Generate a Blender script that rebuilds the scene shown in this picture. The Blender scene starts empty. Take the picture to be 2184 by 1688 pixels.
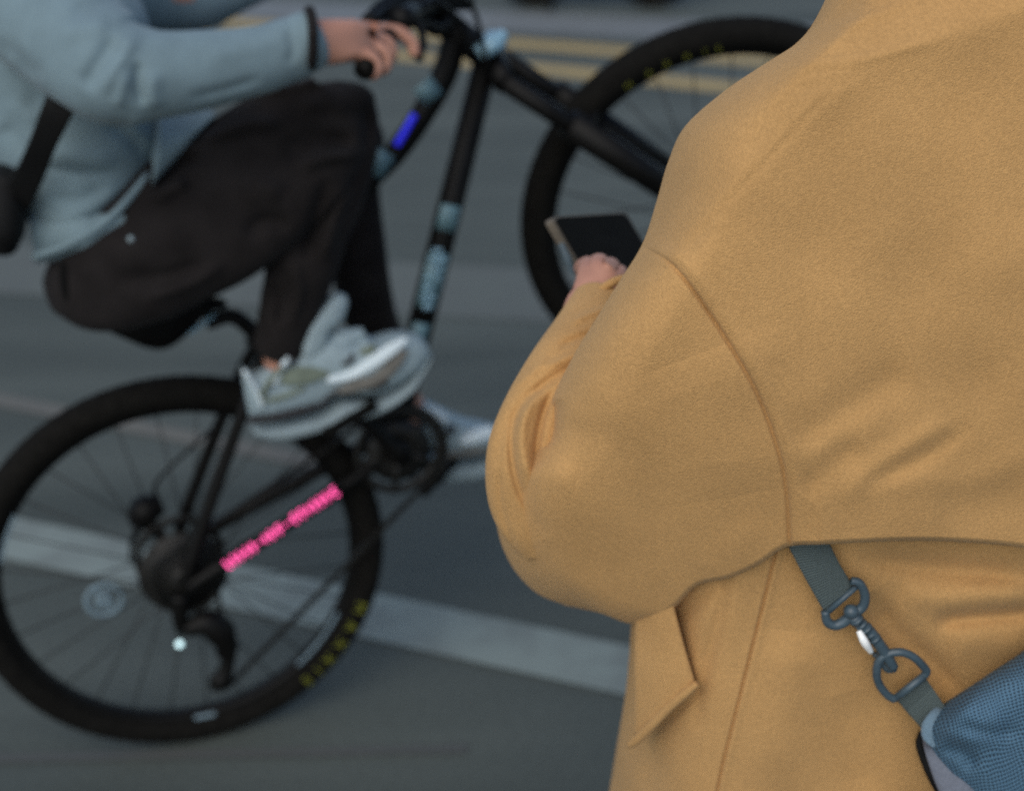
import bpy, math, random
import numpy as np
from mathutils import Matrix, Vector
random.seed(4); RNG = np.random.RandomState(4)
SC = bpy.context.scene; COL = SC.collection

# ------------------------------------------------------------------ camera, sky, sun
W, HH = 2184.0, 1688.0                       # reference pixel grid used for measuring
FPX, TH, ROLL, CH = 2987.7, math.radians(27.173), math.radians(-1.003), 1.746
cf = np.array([0, math.cos(TH), -math.sin(TH)]); r0 = np.array([1., 0, 0]); u0 = np.cross(r0, cf)
cr = r0*math.cos(ROLL) + u0*math.sin(ROLL); cu = -r0*math.sin(ROLL) + u0*math.cos(ROLL)
CAM = np.array([0, 0, CH])
cam = bpy.data.cameras.new('camera'); co = bpy.data.objects.new('camera', cam); COL.objects.link(co)
M = Matrix.Identity(4)
for i in range(3):
    M[i][0], M[i][1], M[i][2], M[i][3] = cr[i], cu[i], -cf[i], CAM[i]
co.matrix_world = M
cam.sensor_width = 36; cam.lens = 36*FPX/W; cam.clip_start = .02; cam.clip_end = 500
cam.dof.use_dof = True; cam.dof.focus_distance = 1.06; cam.dof.aperture_fstop = 3.4
SC.camera = co
wd = bpy.data.worlds.new('World'); SC.world = wd; wd.use_nodes = True
nt = wd.node_tree; sky = nt.nodes.new('ShaderNodeTexSky'); sky.sky_type = 'NISHITA'; sky.sun_disc = False
SUN_EL, SUN_AZ = math.radians(46), math.radians(203)   # azimuth clockwise from +Y: behind the camera, to its left
sky.sun_elevation = SUN_EL; sky.sun_rotation = SUN_AZ
bg = nt.nodes['Background']; nt.links.new(sky.outputs[0], bg.inputs[0]); bg.inputs[1].default_value = .13
sl = bpy.data.lights.new('sun', 'SUN'); sl.energy = 1.55; sl.angle = math.radians(60); sl.color = (1, .93, .80)
so = bpy.data.objects.new('sun', sl); COL.objects.link(so)
sd = Vector((math.sin(SUN_AZ)*math.cos(SUN_EL), math.cos(SUN_AZ)*math.cos(SUN_EL), math.sin(SUN_EL)))
so.rotation_euler = sd.to_track_quat('Z', 'Y').to_euler()
SC.view_settings.view_transform = 'Standard'; SC.view_settings.look = 'None'
SC.view_settings.exposure = 0.15; SC.view_settings.gamma = 1
SC.cycles.use_denoising = False

# ------------------------------------------------------------------ measuring helpers
def ray(u, v):
    return cf*FPX + cr*(u-W/2) - cu*(v-HH/2)
def PY(u, v, Y):                              # the point on that sight line at distance y = Y
    d = ray(u, v); return CAM + d*(Y/d[1])
def ground(u, v, z=0.):
    d = ray(u, v); return CAM + d*((z-CH)/d[2])
def proj(X):
    X = np.asarray(X) - CAM; z = X @ cf
    return np.stack([W/2+FPX*(X@cr)/z, HH/2-FPX*(X@cu)/z], -1)
PSI, PHI, LEAN, WB, RO = math.radians(18.146), math.radians(26.891), math.radians(-3.298), 1.147, .362
fw = np.array([math.cos(PSI)*math.cos(PHI), math.sin(PSI)*math.cos(PHI), math.sin(PHI)])
rt = np.array([math.sin(PSI), -math.cos(PSI), 0]); up = np.cross(rt, fw)
hd = np.array([math.cos(PSI), math.sin(PSI), 0])
def _r(v, k=hd, a=LEAN):
    c, s = math.cos(a), math.sin(a); return v*c + np.cross(k, v)*s + k*np.dot(k, v)*(1-c)
fw, rt, up = _r(fw), _r(rt), _r(up)
AX = np.array([-.578, 2.038, 0]) + RO*_r(np.array([0, 0, 1.]))      # rear axle
CONTACT = np.array([-.578, 2.038, 0])
def bl(u, v, off=0.):                         # bike-frame coordinates (forward, right, up) at a lateral offset
    d = ray(u, v); t = ((AX+rt*off-CAM) @ rt)/(d @ rt); X = CAM+t*d-AX
    return np.array([X@fw, off, X@up])
def bw(p):
    p = np.asarray(p); return AX + p[..., 0:1]*fw + p[..., 1:2]*rt + p[..., 2:3]*up
def WP(u, v, off=0.):
    return bw(bl(u, v, off))

# ------------------------------------------------------------------ mesh helpers
def mkmesh(name, V, F, m=None, smooth=True, parent=None, uv=None):
    me = bpy.data.meshes.new(name)
    V = np.asarray(V, dtype=np.float32)
    if isinstance(F, np.ndarray) and F.ndim == 2 and len(F):
        k = F.shape[1]; n = len(F)
        me.vertices.add(len(V)); me.vertices.foreach_set('co', V.ravel())
        me.loops.add(n*k); me.loops.foreach_set('vertex_index', F.astype(np.int32).ravel())
        me.polygons.add(n); me.polygons.foreach_set('loop_start', np.arange(0, n*k, k, dtype=np.int32))
        me.update(calc_edges=True)
    else:
        me.from_pydata([tuple(map(float, v)) for v in V], [], [tuple(map(int, f)) for f in F]); me.update()
    if uv is not None:
        l = me.uv_layers.new(name='UVMap'); idx = np.zeros(len(me.loops), dtype=np.int32)
        me.loops.foreach_get('vertex_index', idx)
        l.data.foreach_set('uv', np.asarray(uv, dtype=np.float32)[idx].ravel())
    me.polygons.foreach_set('use_smooth', [smooth]*len(me.polygons)); me.validate(); me.update()
    o = bpy.data.objects.new(name, me); COL.objects.link(o)
    if m: me.materials.append(m)
    if parent is not None:
        o.parent = parent; o.matrix_parent_inverse = PINV.get(parent.name, Matrix.Identity(4))
    return o
PINV = {}
def empty(name, loc, label=None, cat=None, group=None):
    o = bpy.data.objects.new(name, None); COL.objects.link(o); o.location = tuple(loc); o.empty_display_size = .1
    PINV[o.name] = Matrix.Translation(tuple(loc)).inverted()
    tag(o, label, cat, group); return o
def tag(o, label=None, cat=None, group=None, kind=None):
    for k, v in (('label', label), ('category', cat), ('group', group), ('kind', kind)):
        if v: o[k] = v
    return o
class MB:
    def __init__(s): s.V = []; s.F = []; s.n = 0
    def add(s, V, F):
        V = np.asarray(V, float); s.V.append(V)
        s.F += [tuple(int(i)+s.n for i in f) for f in F]; s.n += len(V); return s
    def build(s, name, m, parent=None, smooth=True):
        return mkmesh(name, np.concatenate(s.V), s.F, m, smooth, parent)
def ringmesh(R, cap=True):                    # R: rings x n x 3
    R = np.asarray(R); m, n, _ = R.shape
    F = [(i*n+j, i*n+(j+1) % n, (i+1)*n+(j+1) % n, (i+1)*n+j) for i in range(m-1) for j in range(n)]
    V = R.reshape(-1, 3)
    if cap:
        F += [tuple(range(n))[::-1], tuple((m-1)*n+j for j in range(n))]
    return V, F
def spline(P, k=8):                           # Catmull-Rom through rows of P
    P = np.asarray(P, float)
    if len(P) < 3:
        t = np.linspace(0, 1, k+1)[:, None]; return P[0]*(1-t)+P[-1]*t
    Q = np.vstack([2*P[0]-P[1], P, 2*P[-1]-P[-2]]); out = []
    for i in range(1, len(Q)-2):
        a, b, c, d = Q[i-1:i+3]
        for t in np.linspace(0, 1, k, endpoint=False):
            out.append(.5*((2*b)+(c-a)*t+(2*a-5*b+4*c-d)*t*t+(3*b-a-3*c+d)*t**3))
    out.append(P[-1]); return np.array(out)
def frames(C, ref):
    T = np.gradient(C, axis=0); T /= np.linalg.norm(T, axis=1)[:, None]+1e-9
    N = []; n = np.asarray(ref, float)
    for t in T:
        n = n - t*(n@t); n /= np.linalg.norm(n)+1e-9; N.append(n)
    N = np.array(N); return T, N, np.cross(T, N)
def tube(C, r, seg=12, k=6, closed=False, flat=1.0, ref=(.3, .2, .9), sp=True):
    C = np.asarray(C, float); r = np.broadcast_to(np.asarray(r, float), (len(C),))
    if sp and len(C) > 2:
        Q = spline(np.column_stack([C, r]), k); C, r = Q[:, :3], Q[:, 3]
    T, N, B = frames(C, ref); a = np.linspace(0, 2*np.pi, seg, endpoint=False)
    R = C[:, None]+r[:, None, None]*(np.cos(a)[None, :, None]*N[:, None]+flat*np.sin(a)[None, :, None]*B[:, None])
    return ringmesh(R)
def rodm(a, b, r, r2=None, seg=12):
    return tube(np.array([a, b], float), [r, r if r2 is None else r2], seg, sp=False)
def lathe(c, axis, a1, prof, seg=64, arc=None):   # prof: (radius, along axis)
    c = np.asarray(c, float); axis = np.asarray(axis, float); a1 = np.asarray(a1, float); a2 = np.cross(axis, a1)
    t = np.linspace(0, 2*np.pi, seg, endpoint=False) if arc is None else np.linspace(arc[0], arc[1], seg)
    prof = np.asarray(prof, float); n = len(prof)
    V = (c + prof[None, :, 0, None]*(np.cos(t)[:, None, None]*a1+np.sin(t)[:, None, None]*a2) + prof[None, :, 1, None]*axis)
    F = []; m = seg
    for i in range(m if arc is None else m-1):
        for j in range(n):
            F.append((i*n+j, i*n+(j+1) % n, ((i+1) % m)*n+(j+1) % n, ((i+1) % m)*n+j))
    return V.reshape(-1, 3), F
def box(c, x, y, z, ex, ey, ez):
    c = np.asarray(c, float); x, y, z = (np.asarray(q, float) for q in (x, y, z)); V = []
    for i in (-1, 1):
        for j in (-1, 1):
            for k in (-1, 1): V.append(c+x*ex*i/2+y*ey*j/2+z*ez*k/2)
    return V, [(0, 1, 3, 2), (4, 6, 7, 5), (0, 4, 5, 1), (2, 3, 7, 6), (0, 2, 6, 4), (1, 5, 7, 3)]
def ball(c, r, seg=16, sc=(1, 1, 1), ax=None):
    ax = np.eye(3) if ax is None else np.asarray(ax); V = []; n = seg//2
    R = [[np.asarray(c)+r*(sc[0]*math.sin(p)*math.cos(q)*ax[0]+sc[1]*math.sin(p)*math.sin(q)*ax[1]+sc[2]*math.cos(p)*ax[2])
          for q in np.linspace(0, 2*math.pi, seg, endpoint=False)] for p in np.linspace(.02, math.pi-.02, n)]
    return ringmesh(np.array(R))
def limb(path, place, ratio=1., seg=28, k=8, wob=0., seed=0, capr=True, power=2.0, freq=(6, 3)):
    """loft through (x, y, where, half width in reference px[, depth ratio]); place() turns x, y, where into a point"""
    rows = []
    for p in path:
        c = place(p[0], p[1], p[2]); z = (c-CAM)@cf; a = p[3]*z/FPX
        rows.append(np.concatenate([c, [a, a*(p[4] if len(p) > 4 else ratio)]]))
    Q = spline(rows, k); C = Q[:, :3]; a, b = Q[:, 3], Q[:, 4]
    T = np.gradient(C, axis=0); T /= np.linalg.norm(T, axis=1)[:, None]
    vd = C-CAM; vd /= np.linalg.norm(vd, axis=1)[:, None]
    N = np.cross(T, vd); N /= np.linalg.norm(N, axis=1)[:, None]; B = np.cross(T, N)
    if capr:                                   # rounded ends
        def dome(i, s):
            o = []
            for q in np.linspace(.15, 1, 5)[::-1] if s > 0 else np.linspace(.15, 1, 5):
                e = math.sqrt(max(0, 1-q*q)); o.append((C[i]+s*T[i]*min(a[i], b[i])*.6*q*1.0, a[i]*max(e, .02), b[i]*max(e, .02), N[i], B[i]))
            return o
        d0 = dome(0, -1)[::-1]; d1 = dome(-1, 1)[::-1]
        C = np.vstack([[q[0] for q in d0], C, [q[0] for q in d1]]); a = np.concatenate([[q[1] for q in d0], a, [q[1] for q in d1]])
        b = np.concatenate([[q[2] for q in d0], b, [q[2] for q in d1]])
        N = np.vstack([[q[3] for q in d0], N, [q[3] for q in d1]]); B = np.vstack([[q[4] for q in d0], B, [q[4] for q in d1]])
    t = np.linspace(0, 2*np.pi, seg, endpoint=False)
    ct, st = np.cos(t), np.sin(t); e = 2/power
    ct = np.sign(ct)*abs(ct)**e; st = np.sign(st)*abs(st)**e
    R = C[:, None]+a[:, None, None]*ct[None, :, None]*N[:, None]+b[:, None, None]*st[None, :, None]*B[:, None]
    if wob:
        rs = np.random.RandomState(seed); i = np.linspace(0, 1, len(C))[:, None]; s = 0
        for _ in range(7):
            s = s+np.sin(2*np.pi*(i*rs.uniform(1, freq[0]))+rs.randint(0, freq[1]+1)*t[None]+rs.uniform(0, 6))
        R = C[:, None]+(R-C[:, None])*(1+wob*s[..., None]/3)
    return ringmesh(R)
def profile(top, bot, hw, off0, place, n=26, seg=24, power=2.6, ns=30):
    """solid between an upper and a lower outline seen from the side, hw = list of half widths in metres"""
    T = spline(top, 10); Bt = spline(bot, 10); s = np.linspace(0, 1, ns)
    def rs(P):
        d = np.concatenate([[0], np.cumsum(np.linalg.norm(np.diff(P, axis=0), axis=1))]); d /= d[-1]
        return np.column_stack([np.interp(s, d, P[:, i]) for i in range(2)])
    T, Bt = rs(T), rs(Bt); h = np.interp(s, np.linspace(0, 1, len(hw)), hw)
    R = []; t = np.linspace(0, 2*np.pi, seg, endpoint=False)
    for a, b, w in zip(T, Bt, h):
        A = place(a[0], a[1], off0); Bq = place(b[0], b[1], off0); c = (A+Bq)/2; v = (A-Bq)/2
        R.append([c+v*np.sign(math.cos(q))*abs(math.cos(q))**(2/power)+rt*w*np.sign(math.sin(q))*abs(math.sin(q))**(2/power) for q in t])
    return ringmesh(np.array(R))
def skinmesh(name, V, E, R, m, parent, sub=2):
    me = bpy.data.meshes.new(name); me.from_pydata([tuple(v) for v in V], E, []); o = bpy.data.objects.new(name, me); COL.objects.link(o)
    md = o.modifiers.new('s', 'SKIN'); md.use_smooth_shade = True
    for i, r in enumerate(R): me.skin_vertices[0].data[i].radius = (r, r) if np.isscalar(r) else r
    me.skin_vertices[0].data[0].use_root = True
    if sub: s = o.modifiers.new('d', 'SUBSURF'); s.levels = s.render_levels = sub
    dg = bpy.context.evaluated_depsgraph_get(); me2 = bpy.data.meshes.new_from_object(o.evaluated_get(dg))
    bpy.data.objects.remove(o); me2.name = name; me2.materials.clear(); me2.materials.append(m)
    o = bpy.data.objects.new(name, me2); COL.objects.link(o)
    me2.polygons.foreach_set('use_smooth', [True]*len(me2.polygons))
    o.parent = parent; o.matrix_parent_inverse = PINV[parent.name]; return o
def textmesh(s):                              # outline letters from the built-in font, unit cap height
    cu_ = bpy.data.curves.new('t', 'FONT'); cu_.body = s; cu_.align_x = 'CENTER'; cu_.extrude = .03; cu_.resolution_u = 3
    o = bpy.data.objects.new('t', cu_); COL.objects.link(o); dg = bpy.context.evaluated_depsgraph_get()
    me = bpy.data.meshes.new_from_object(o.evaluated_get(dg))
    V = np.array([v.co[:] for v in me.vertices]); F = [tuple(p.vertices) for p in me.polygons]
    bpy.data.objects.remove(o); V[:, 1] /= .73; V[:, 0] /= .73; return V, F

# ------------------------------------------------------------------ materials
def mat(name, col, rough=.6, metal=0., var=0., vs=40., bump=0., bs=200., sheen=0., emit=None, es=0., spec=.5, coord='Object', col2=None, detail=4):
    m = bpy.data.materials.new(name); m.use_nodes = True; n = m.node_tree.nodes; L = m.node_tree.links; b = n['Principled BSDF']
    b.inputs['Base Color'].default_value = (*col, 1); b.inputs['Roughness'].default_value = rough; b.inputs['Metallic'].default_value = metal
    b.inputs['Specular IOR Level'].default_value = spec
    if sheen: b.inputs['Sheen Weight'].default_value = sheen; b.inputs['Sheen Roughness'].default_value = .45; b.inputs['Sheen Tint'].default_value = (1, .86, .66, 1) if name == 'camel_wool' else (1, 1, 1, 1)
    tc = n.new('ShaderNodeTexCoord')
    nz = n.new('ShaderNodeTexNoise'); nz.inputs['Scale'].default_value = vs; nz.inputs['Detail'].default_value = detail
    L.new(tc.outputs[coord], nz.inputs['Vector'])
    mx = n.new('ShaderNodeMix'); mx.data_type = 'RGBA'; c2 = col2 or tuple(c*(1-var) for c in col)
    mx.inputs[6].default_value = (*(tuple(min(1, c*(1+var)) for c in col) if col2 is None else col), 1); mx.inputs[7].default_value = (*c2, 1)
    mr = n.new('ShaderNodeMapRange'); mr.inputs[1].default_value = .32; mr.inputs[2].default_value = .68
    L.new(nz.outputs[0], mr.inputs[0]); L.new(mr.outputs[0], mx.inputs[0]); L.new(mx.outputs[2], b.inputs['Base Color'])
    if name == 'camel_wool':
        n3 = n.new('ShaderNodeTexNoise'); n3.inputs['Scale'].default_value = 11; n3.inputs['Detail'].default_value = 3; L.new(tc.outputs[coord], n3.inputs['Vector'])
        m3 = n.new('ShaderNodeMapRange'); m3.inputs[1].default_value = .3; m3.inputs[2].default_value = .7; m3.inputs[3].default_value = .90; m3.inputs[4].default_value = 1.06; L.new(n3.outputs[0], m3.inputs[0])
        vm = n.new('ShaderNodeVectorMath'); vm.operation = 'SCALE'; L.new(mx.outputs[2], vm.inputs[0]); L.new(m3.outputs[0], vm.inputs['Scale']); L.new(vm.outputs[0], b.inputs['Base Color'])
    if bump:
        n2 = n.new('ShaderNodeTexNoise'); n2.inputs['Scale'].default_value = bs; n2.inputs['Detail'].default_value = 3
        L.new(tc.outputs[coord], n2.inputs['Vector']); bp = n.new('ShaderNodeBump'); bp.inputs['Strength'].default_value = bump; bp.inputs['Distance'].default_value = .002
        L.new(n2.outputs[0], bp.inputs['Height']); L.new(bp.outputs[0], b.inputs['Normal'])
    if emit: b.inputs['Emission Color'].default_value = (*emit, 1); b.inputs['Emission Strength'].default_value = es
    return m
MT = dict(
    coat=mat('camel_wool', (.525, .300, .116), .95, var=.085, vs=330, bump=.6, bs=800, sheen=.16, spec=.1),
    coat_dark=mat('camel_lining', (.25, .15, .07), .95, var=.1, vs=90, spec=.1),
    skin=mat('skin', (.45, .22, .15), .55, var=.10, vs=30, bump=.1, bs=200),
    hair=mat('dark_hair', (.015, .011, .009), .5, var=.3, vs=80, bump=.4, bs=200),
    black=mat('black_paint', (.0035, .0033, .003), .5, var=.3, vs=20, spec=.16),
    rubber=mat('tyre_rubber', (.0065, .006, .005), .9, var=.3, vs=60, bump=.5, bs=160, spec=.12),
    metal=mat('dark_metal', (.009, .0085, .007), .55, .3, var=.3, vs=60),
    steel=mat('bright_steel', (.75, .77, .8), .18, 1., var=.05, vs=60),
    spoke=mat('spoke_steel', (.018, .018, .018), .5, .4),
    trouser=mat('charcoal_cotton', (.016, .0138, .0135), .95, var=.25, vs=18, bump=.4, bs=300, sheen=.03, spec=.1),
    patch=mat('black_cotton', (.004, .004, .004), .95, spec=.1),
    jacket=mat('pale_blue_fleece', (.168, .236, .262), .92, var=.08, vs=25, bump=.3, bs=400, sheen=.12, spec=.2),
    shoe=mat('white_mesh_knit', (.27, .35, .38), .7, var=.10, vs=60, bump=.2, bs=400),
    shoe_grey=mat('olive_overlay', (.14, .17, .13), .8, var=.15, vs=60),
    shoe_sole=mat('pale_foam', (.22, .28, .30), .75, var=.12, vs=40),
    shoe_hi=mat('shoe_white', (.62, .72, .76), .5, var=.06, vs=60),
    shoe_mid=mat('taupe_panel', (.12, .115, .10), .75, var=.15, vs=60),
    shoe_dark=mat('dark_foam', (.02, .02, .022), .8),
    webbing=None, bagmesh=None,
    plastic=mat('blue_grey_plastic', (.055, .085, .105), .38, var=.12, vs=90, bump=.1, bs=300),
    bagpale=mat('pale_blue_edging', (.14, .22, .285), .85, var=.15, vs=500, bump=.4, bs=900, sheen=.2),
    bagtrim=mat('grey_binding', (.14, .155, .19), .85, var=.12, vs=300, bump=.3, bs=900),
    bagblack=mat('black_nylon', (.006, .006, .006), .7, bump=.3, bs=300, spec=.2),
    decal=mat('pale_teal_decal', (.13, .23, .26), .5, var=.25, vs=60),
    decal_w=mat('silver_decal', (.25, .42, .52), .4, var=.2, vs=60),
    pink=mat('pink_emissive', (.8, .1, .3), .5, emit=(1., .10, .37), es=2.1),
    blue=mat('blue_emissive', (.02, .03, .5), .4, emit=(.014, .01, .5), es=.62),
    white_dot=mat('white_emissive', (.8, .9, .9), .3, emit=(.55, .85, .9), es=1.3),
    yellow_ink=mat('yellow_ink', (.17, .18, .016), .6, var=.2, vs=80),
    ring=mat('frosted_ring_and_glint', (.16, .23, .27), .6, var=.2, vs=80),
    phone=mat('phone_glass', (.007, .007, .0065), .75, var=.2, vs=20, spec=.06),
    phone_edge=mat('phone_case_tan', (.12, .10, .075), .6, var=.15, vs=60),
    jeans=mat('dark_denim', (.03, .04, .06), .9, var=.2, vs=60),
)

def nodes_mat(name, build, rough=.8):
    m = bpy.data.materials.new(name); m.use_nodes = True; n = m.node_tree.nodes; L = m.node_tree.links
    b = n['Principled BSDF']; b.inputs['Roughness'].default_value = rough; build(n, L, b); return m
def asphalt(n, L, b):
    tc = n.new('ShaderNodeTexCoord'); mp = n.new('ShaderNodeMapping'); mp.inputs['Rotation'].default_value = (0, 0, math.radians(8)); mp.inputs['Scale'].default_value = (.35, 1.6, 1)
    L.new(tc.outputs['Object'], mp.inputs[0])
    a = n.new('ShaderNodeTexNoise'); a.inputs['Scale'].default_value = 1.6; a.inputs['Detail'].default_value = 4; L.new(mp.outputs[0], a.inputs[0])
    c = n.new('ShaderNodeTexNoise'); c.inputs['Scale'].default_value = 90; c.inputs['Detail'].default_value = 6; L.new(tc.outputs['Object'], c.inputs[0])
    r = n.new('ShaderNodeValToRGB'); r.color_ramp.elements[0].position = .3; r.color_ramp.elements[1].position = .72
    r.color_ramp.elements[0].color = (.048, .060, .054, 1); r.color_ramp.elements[1].color = (.102, .119, .106, 1); L.new(a.outputs[0], r.inputs[0])
    mx = n.new('ShaderNodeMix'); mx.data_type = 'RGBA'; mx.blend_type = 'MULTIPLY'; mx.inputs[0].default_value = .5
    r2 = n.new('ShaderNodeValToRGB'); r2.color_ramp.elements[0].position = .35; r2.color_ramp.elements[1].position = .65; r2.color_ramp.elements[0].color = (.5, .5, .5, 1)
    L.new(c.outputs[0], r2.inputs[0]); L.new(r.outputs[0], mx.inputs[6]); L.new(r2.outputs[0], mx.inputs[7]); L.new(mx.outputs[2], b.inputs['Base Color'])
    bp = n.new('ShaderNodeBump'); bp.inputs['Strength'].default_value = .5; bp.inputs['Distance'].default_value = .004; L.new(c.outputs[0], bp.inputs['Height']); L.new(bp.outputs[0], b.inputs['Normal'])
def paint(col, wear):
    def f(n, L, b):
        tc = n.new('ShaderNodeTexCoord'); a = n.new('ShaderNodeTexNoise'); a.inputs['Scale'].default_value = 7; a.inputs['Detail'].default_value = 8; a.inputs['Roughness'].default_value = .7
        L.new(tc.outputs['Object'], a.inputs[0]); r = n.new('ShaderNodeValToRGB'); r.color_ramp.elements[0].position = wear; r.color_ramp.elements[1].position = wear+.25
        r.color_ramp.elements[0].color = tuple(.55*c+.45*.08 for c in col)+(1,); r.color_ramp.elements[1].color = (*col, 1)
        L.new(a.outputs[0], r.inputs[0]); L.new(r.outputs[0], b.inputs['Base Color'])
    return f
def webbing(n, L, b):
    tc = n.new('ShaderNodeTexCoord'); w = n.new('ShaderNodeTexWave'); w.bands_direction = 'Y'; w.inputs['Scale'].default_value = 140; w.inputs['Distortion'].default_value = .4
    L.new(tc.outputs['UV'], w.inputs[0]); r = n.new('ShaderNodeValToRGB'); r.color_ramp.elements[0].color = (.035, .05, .05, 1); r.color_ramp.elements[1].color = (.12, .155, .15, 1)
    L.new(w.outputs[0], r.inputs[0]); L.new(r.outputs[0], b.inputs['Base Color'])
    bp = n.new('ShaderNodeBump'); bp.inputs['Strength'].default_value = .8; bp.inputs['Distance'].default_value = .001; L.new(w.outputs[0], bp.inputs['Height']); L.new(bp.outputs[0], b.inputs['Normal'])
def airmesh(n, L, b):
    tc = n.new('ShaderNodeTexCoord'); sep = n.new('ShaderNodeSeparateXYZ'); mp_ = n.new('ShaderNodeMapping'); mp_.inputs['Rotation'].default_value = (0, 0, math.radians(17))
    nw = n.new('ShaderNodeTexNoise'); nw.inputs['Scale'].default_value = 30; nw.inputs['Detail'].default_value = 2; L.new(tc.outputs['UV'], nw.inputs[0])
    wv = n.new('ShaderNodeVectorMath'); wv.operation = 'SCALE'; wv.inputs['Scale'].default_value = .012; L.new(nw.outputs['Color'], wv.inputs[0])
    av = n.new('ShaderNodeVectorMath'); av.operation = 'ADD'; L.new(tc.outputs['UV'], av.inputs[0]); L.new(wv.outputs[0], av.inputs[1]); L.new(av.outputs[0], mp_.inputs[0]); L.new(mp_.outputs[0], sep.inputs[0])
    def sn(out, s, ph=0):
        a = n.new('ShaderNodeMath'); a.operation = 'MULTIPLY'; a.inputs[1].default_value = s; L.new(out, a.inputs[0])
        c = n.new('ShaderNodeMath'); c.operation = 'ADD'; c.inputs[1].default_value = ph; L.new(a.outputs[0], c.inputs[0])
        d = n.new('ShaderNodeMath'); d.operation = 'SINE'; L.new(c.outputs[0], d.inputs[0]); return d.outputs[0]
    def add(p, q, op):
        a = n.new('ShaderNodeMath'); a.operation = op; L.new(p, a.inputs[0]); L.new(q, a.inputs[1]); return a.outputs[0]
    k = 2*math.pi/.0033
    x, y = sep.outputs[0], sep.outputs[1]
    h = add(sn(add(x, y, 'ADD'), k*.62), sn(add(x, y, 'SUBTRACT'), k*.62), 'MULTIPLY')
    r = n.new('ShaderNodeValToRGB'); r.color_ramp.elements[0].position = .15; r.color_ramp.elements[0].color = (.085, .178, .265, 1)
    r.color_ramp.elements[1].position = .55; r.color_ramp.elements[1].color = (.018, .036, .055, 1); L.new(h, r.inputs[0]); L.new(r.outputs[0], b.inputs['Base Color'])
    inv = n.new('ShaderNodeMath'); inv.operation = 'MULTIPLY'; inv.inputs[1].default_value = -1; L.new(h, inv.inputs[0])
    bp = n.new('ShaderNodeBump'); bp.inputs['Strength'].default_value = .6; bp.inputs['Distance'].default_value = .0012; L.new(inv.outputs[0], bp.inputs['Height']); L.new(bp.outputs[0], b.inputs['Normal'])
MT['webbing'] = nodes_mat('ribbed_webbing', webbing); MT['bagmesh'] = nodes_mat('air_mesh', airmesh)
MT['asphalt'] = nodes_mat('asphalt', asphalt, .9)

# ------------------------------------------------------------------ the street
g = MB(); g.add([(-120, -60, 0), (120, -60, 0), (120, 160, 0), (-120, 160, 0)], [(0, 1, 2, 3)])
tag(g.build('road', MT['asphalt'], smooth=False), kind='structure')
def strip(name, a, b, width, z, m, ext=(30, 30)):
    A, B = ground(*a), ground(*b); t = (B-A); t /= np.linalg.norm(t); n_ = np.array([-t[1], t[0], 0]); A = A-t*ext[0]; B = B+t*ext[1]
    V = [A-n_*width/2, B-n_*width/2, B+n_*width/2, A+n_*width/2]; V = [(v[0], v[1], z) for v in V]
    o = mkmesh(name, V, [(0, 1, 2, 3)], m, False); tag(o, kind='structure'); return o
white = nodes_mat('worn_white_paint', paint((.21, .25, .23), .32)); yel = nodes_mat('yellow_paint', paint((.36, .27, .12), .25))
cream = nodes_mat('faded_cream_paint', paint((.15, .145, .12), .45)); grey = nodes_mat('pale_strip_grey', paint((.16, .175, .18), .3))
strip('white_line', (802, 1318), (1331, 1432), .15, .004, white)
strip('yellow_line', (1131, 146), (1543, 186), .19, .004, yel)
strip('yellow_line', (1096, 93), (1292, 107.5), .19, .004, yel)
strip('faded_line', (0, 856), (600, 974), .06, .004, cream, (20, .2))
strip('pale_strip', (1040, 44), (1500, 66), .5, .004, grey)  # strip in a paler grey than the asphalt
strip('pale_band', (60, 575), (1000, 622), .42, .003, nodes_mat('pale_band_grey', paint((.105, .118, .106), .3)))  # broad band, slightly paler than the road around it
jt = nodes_mat('thin_line_grey', paint((.068, .072, .068), .3))
strip('thin_line', (0, 1622), (880, 1604), .022, .004, jt, (20, .1))  # thin dark grey line across the asphalt

# ------------------------------------------------------------------ bicycle
bike = empty('bicycle', CONTACT, 'black hardtail mountain bike tipped up in a wheelie on its rear wheel', 'bicycle')
X, Yr, Z = fw, rt, up
def bm_(parts, name, m, parent=bike, smooth=True):
    b = MB()
    for V, F in parts: b.add(V, F)
    return b.build(name, m, parent, smooth)
def T(pts, r, **k): return tube([bw(np.array(p)) for p in pts], r, **k)
PINV_bike = PINV[bike.name]
def sub(o):                                   # lets children of this mesh keep world coordinates
    PINV[o.name] = Matrix.Translation(tuple(CONTACT)).inverted() @ Matrix.Identity(4); return o
def child(parts, name, m, par, smooth=True):
    b = MB()
    for V, F in parts: b.add(V, F)
    o = b.build(name, m, None, smooth); o.parent = par
    o.matrix_parent_inverse = Matrix.Identity(4); return o
BB = np.array([.429, 0, -.021]); HB = np.array([.912, 0, .470]); HT = np.array([.878, 0, .557])
ST = np.array([.345, 0, .272])
b = bl
tt = [HT*.75+HB*.25, b(942, 170), b(858, 308), b(774, 398), b(690, 500), ST*.9+BB*.1]
fr = [T([BB, HB*.96+HT*.04], [.024, .021]), T(tt, [.021, .021, .019, .018, .017, .016]), T([HB-(HT-HB)*.08, HT+(HT-HB)*.08], .024),
      T([BB, ST+(ST-BB)*.06], .0175), T([BB+[0, -.037, 0], BB+[0, .037, 0]], .023)]
for s in (-1, 1):
    fr.append(T([(-.006, .071*s, .0), (.06, .070*s, -.003), (.34, .045*s, -.018), BB+[0, .025*s, 0]], [.011, .013, .014, .015]))
    fr.append(T([(0, .070*s, .004), (.06, .068*s, .06), (.29, .045*s, .235), ST*.97+BB*.03+[0, .014*s, 0]], [.011, .0115, .011, .011]))
fr.append(T([(.27, -.05, .222), (.27, .05, .222)], .008))
frame = bm_(fr, 'frame', MT['black'])
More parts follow.
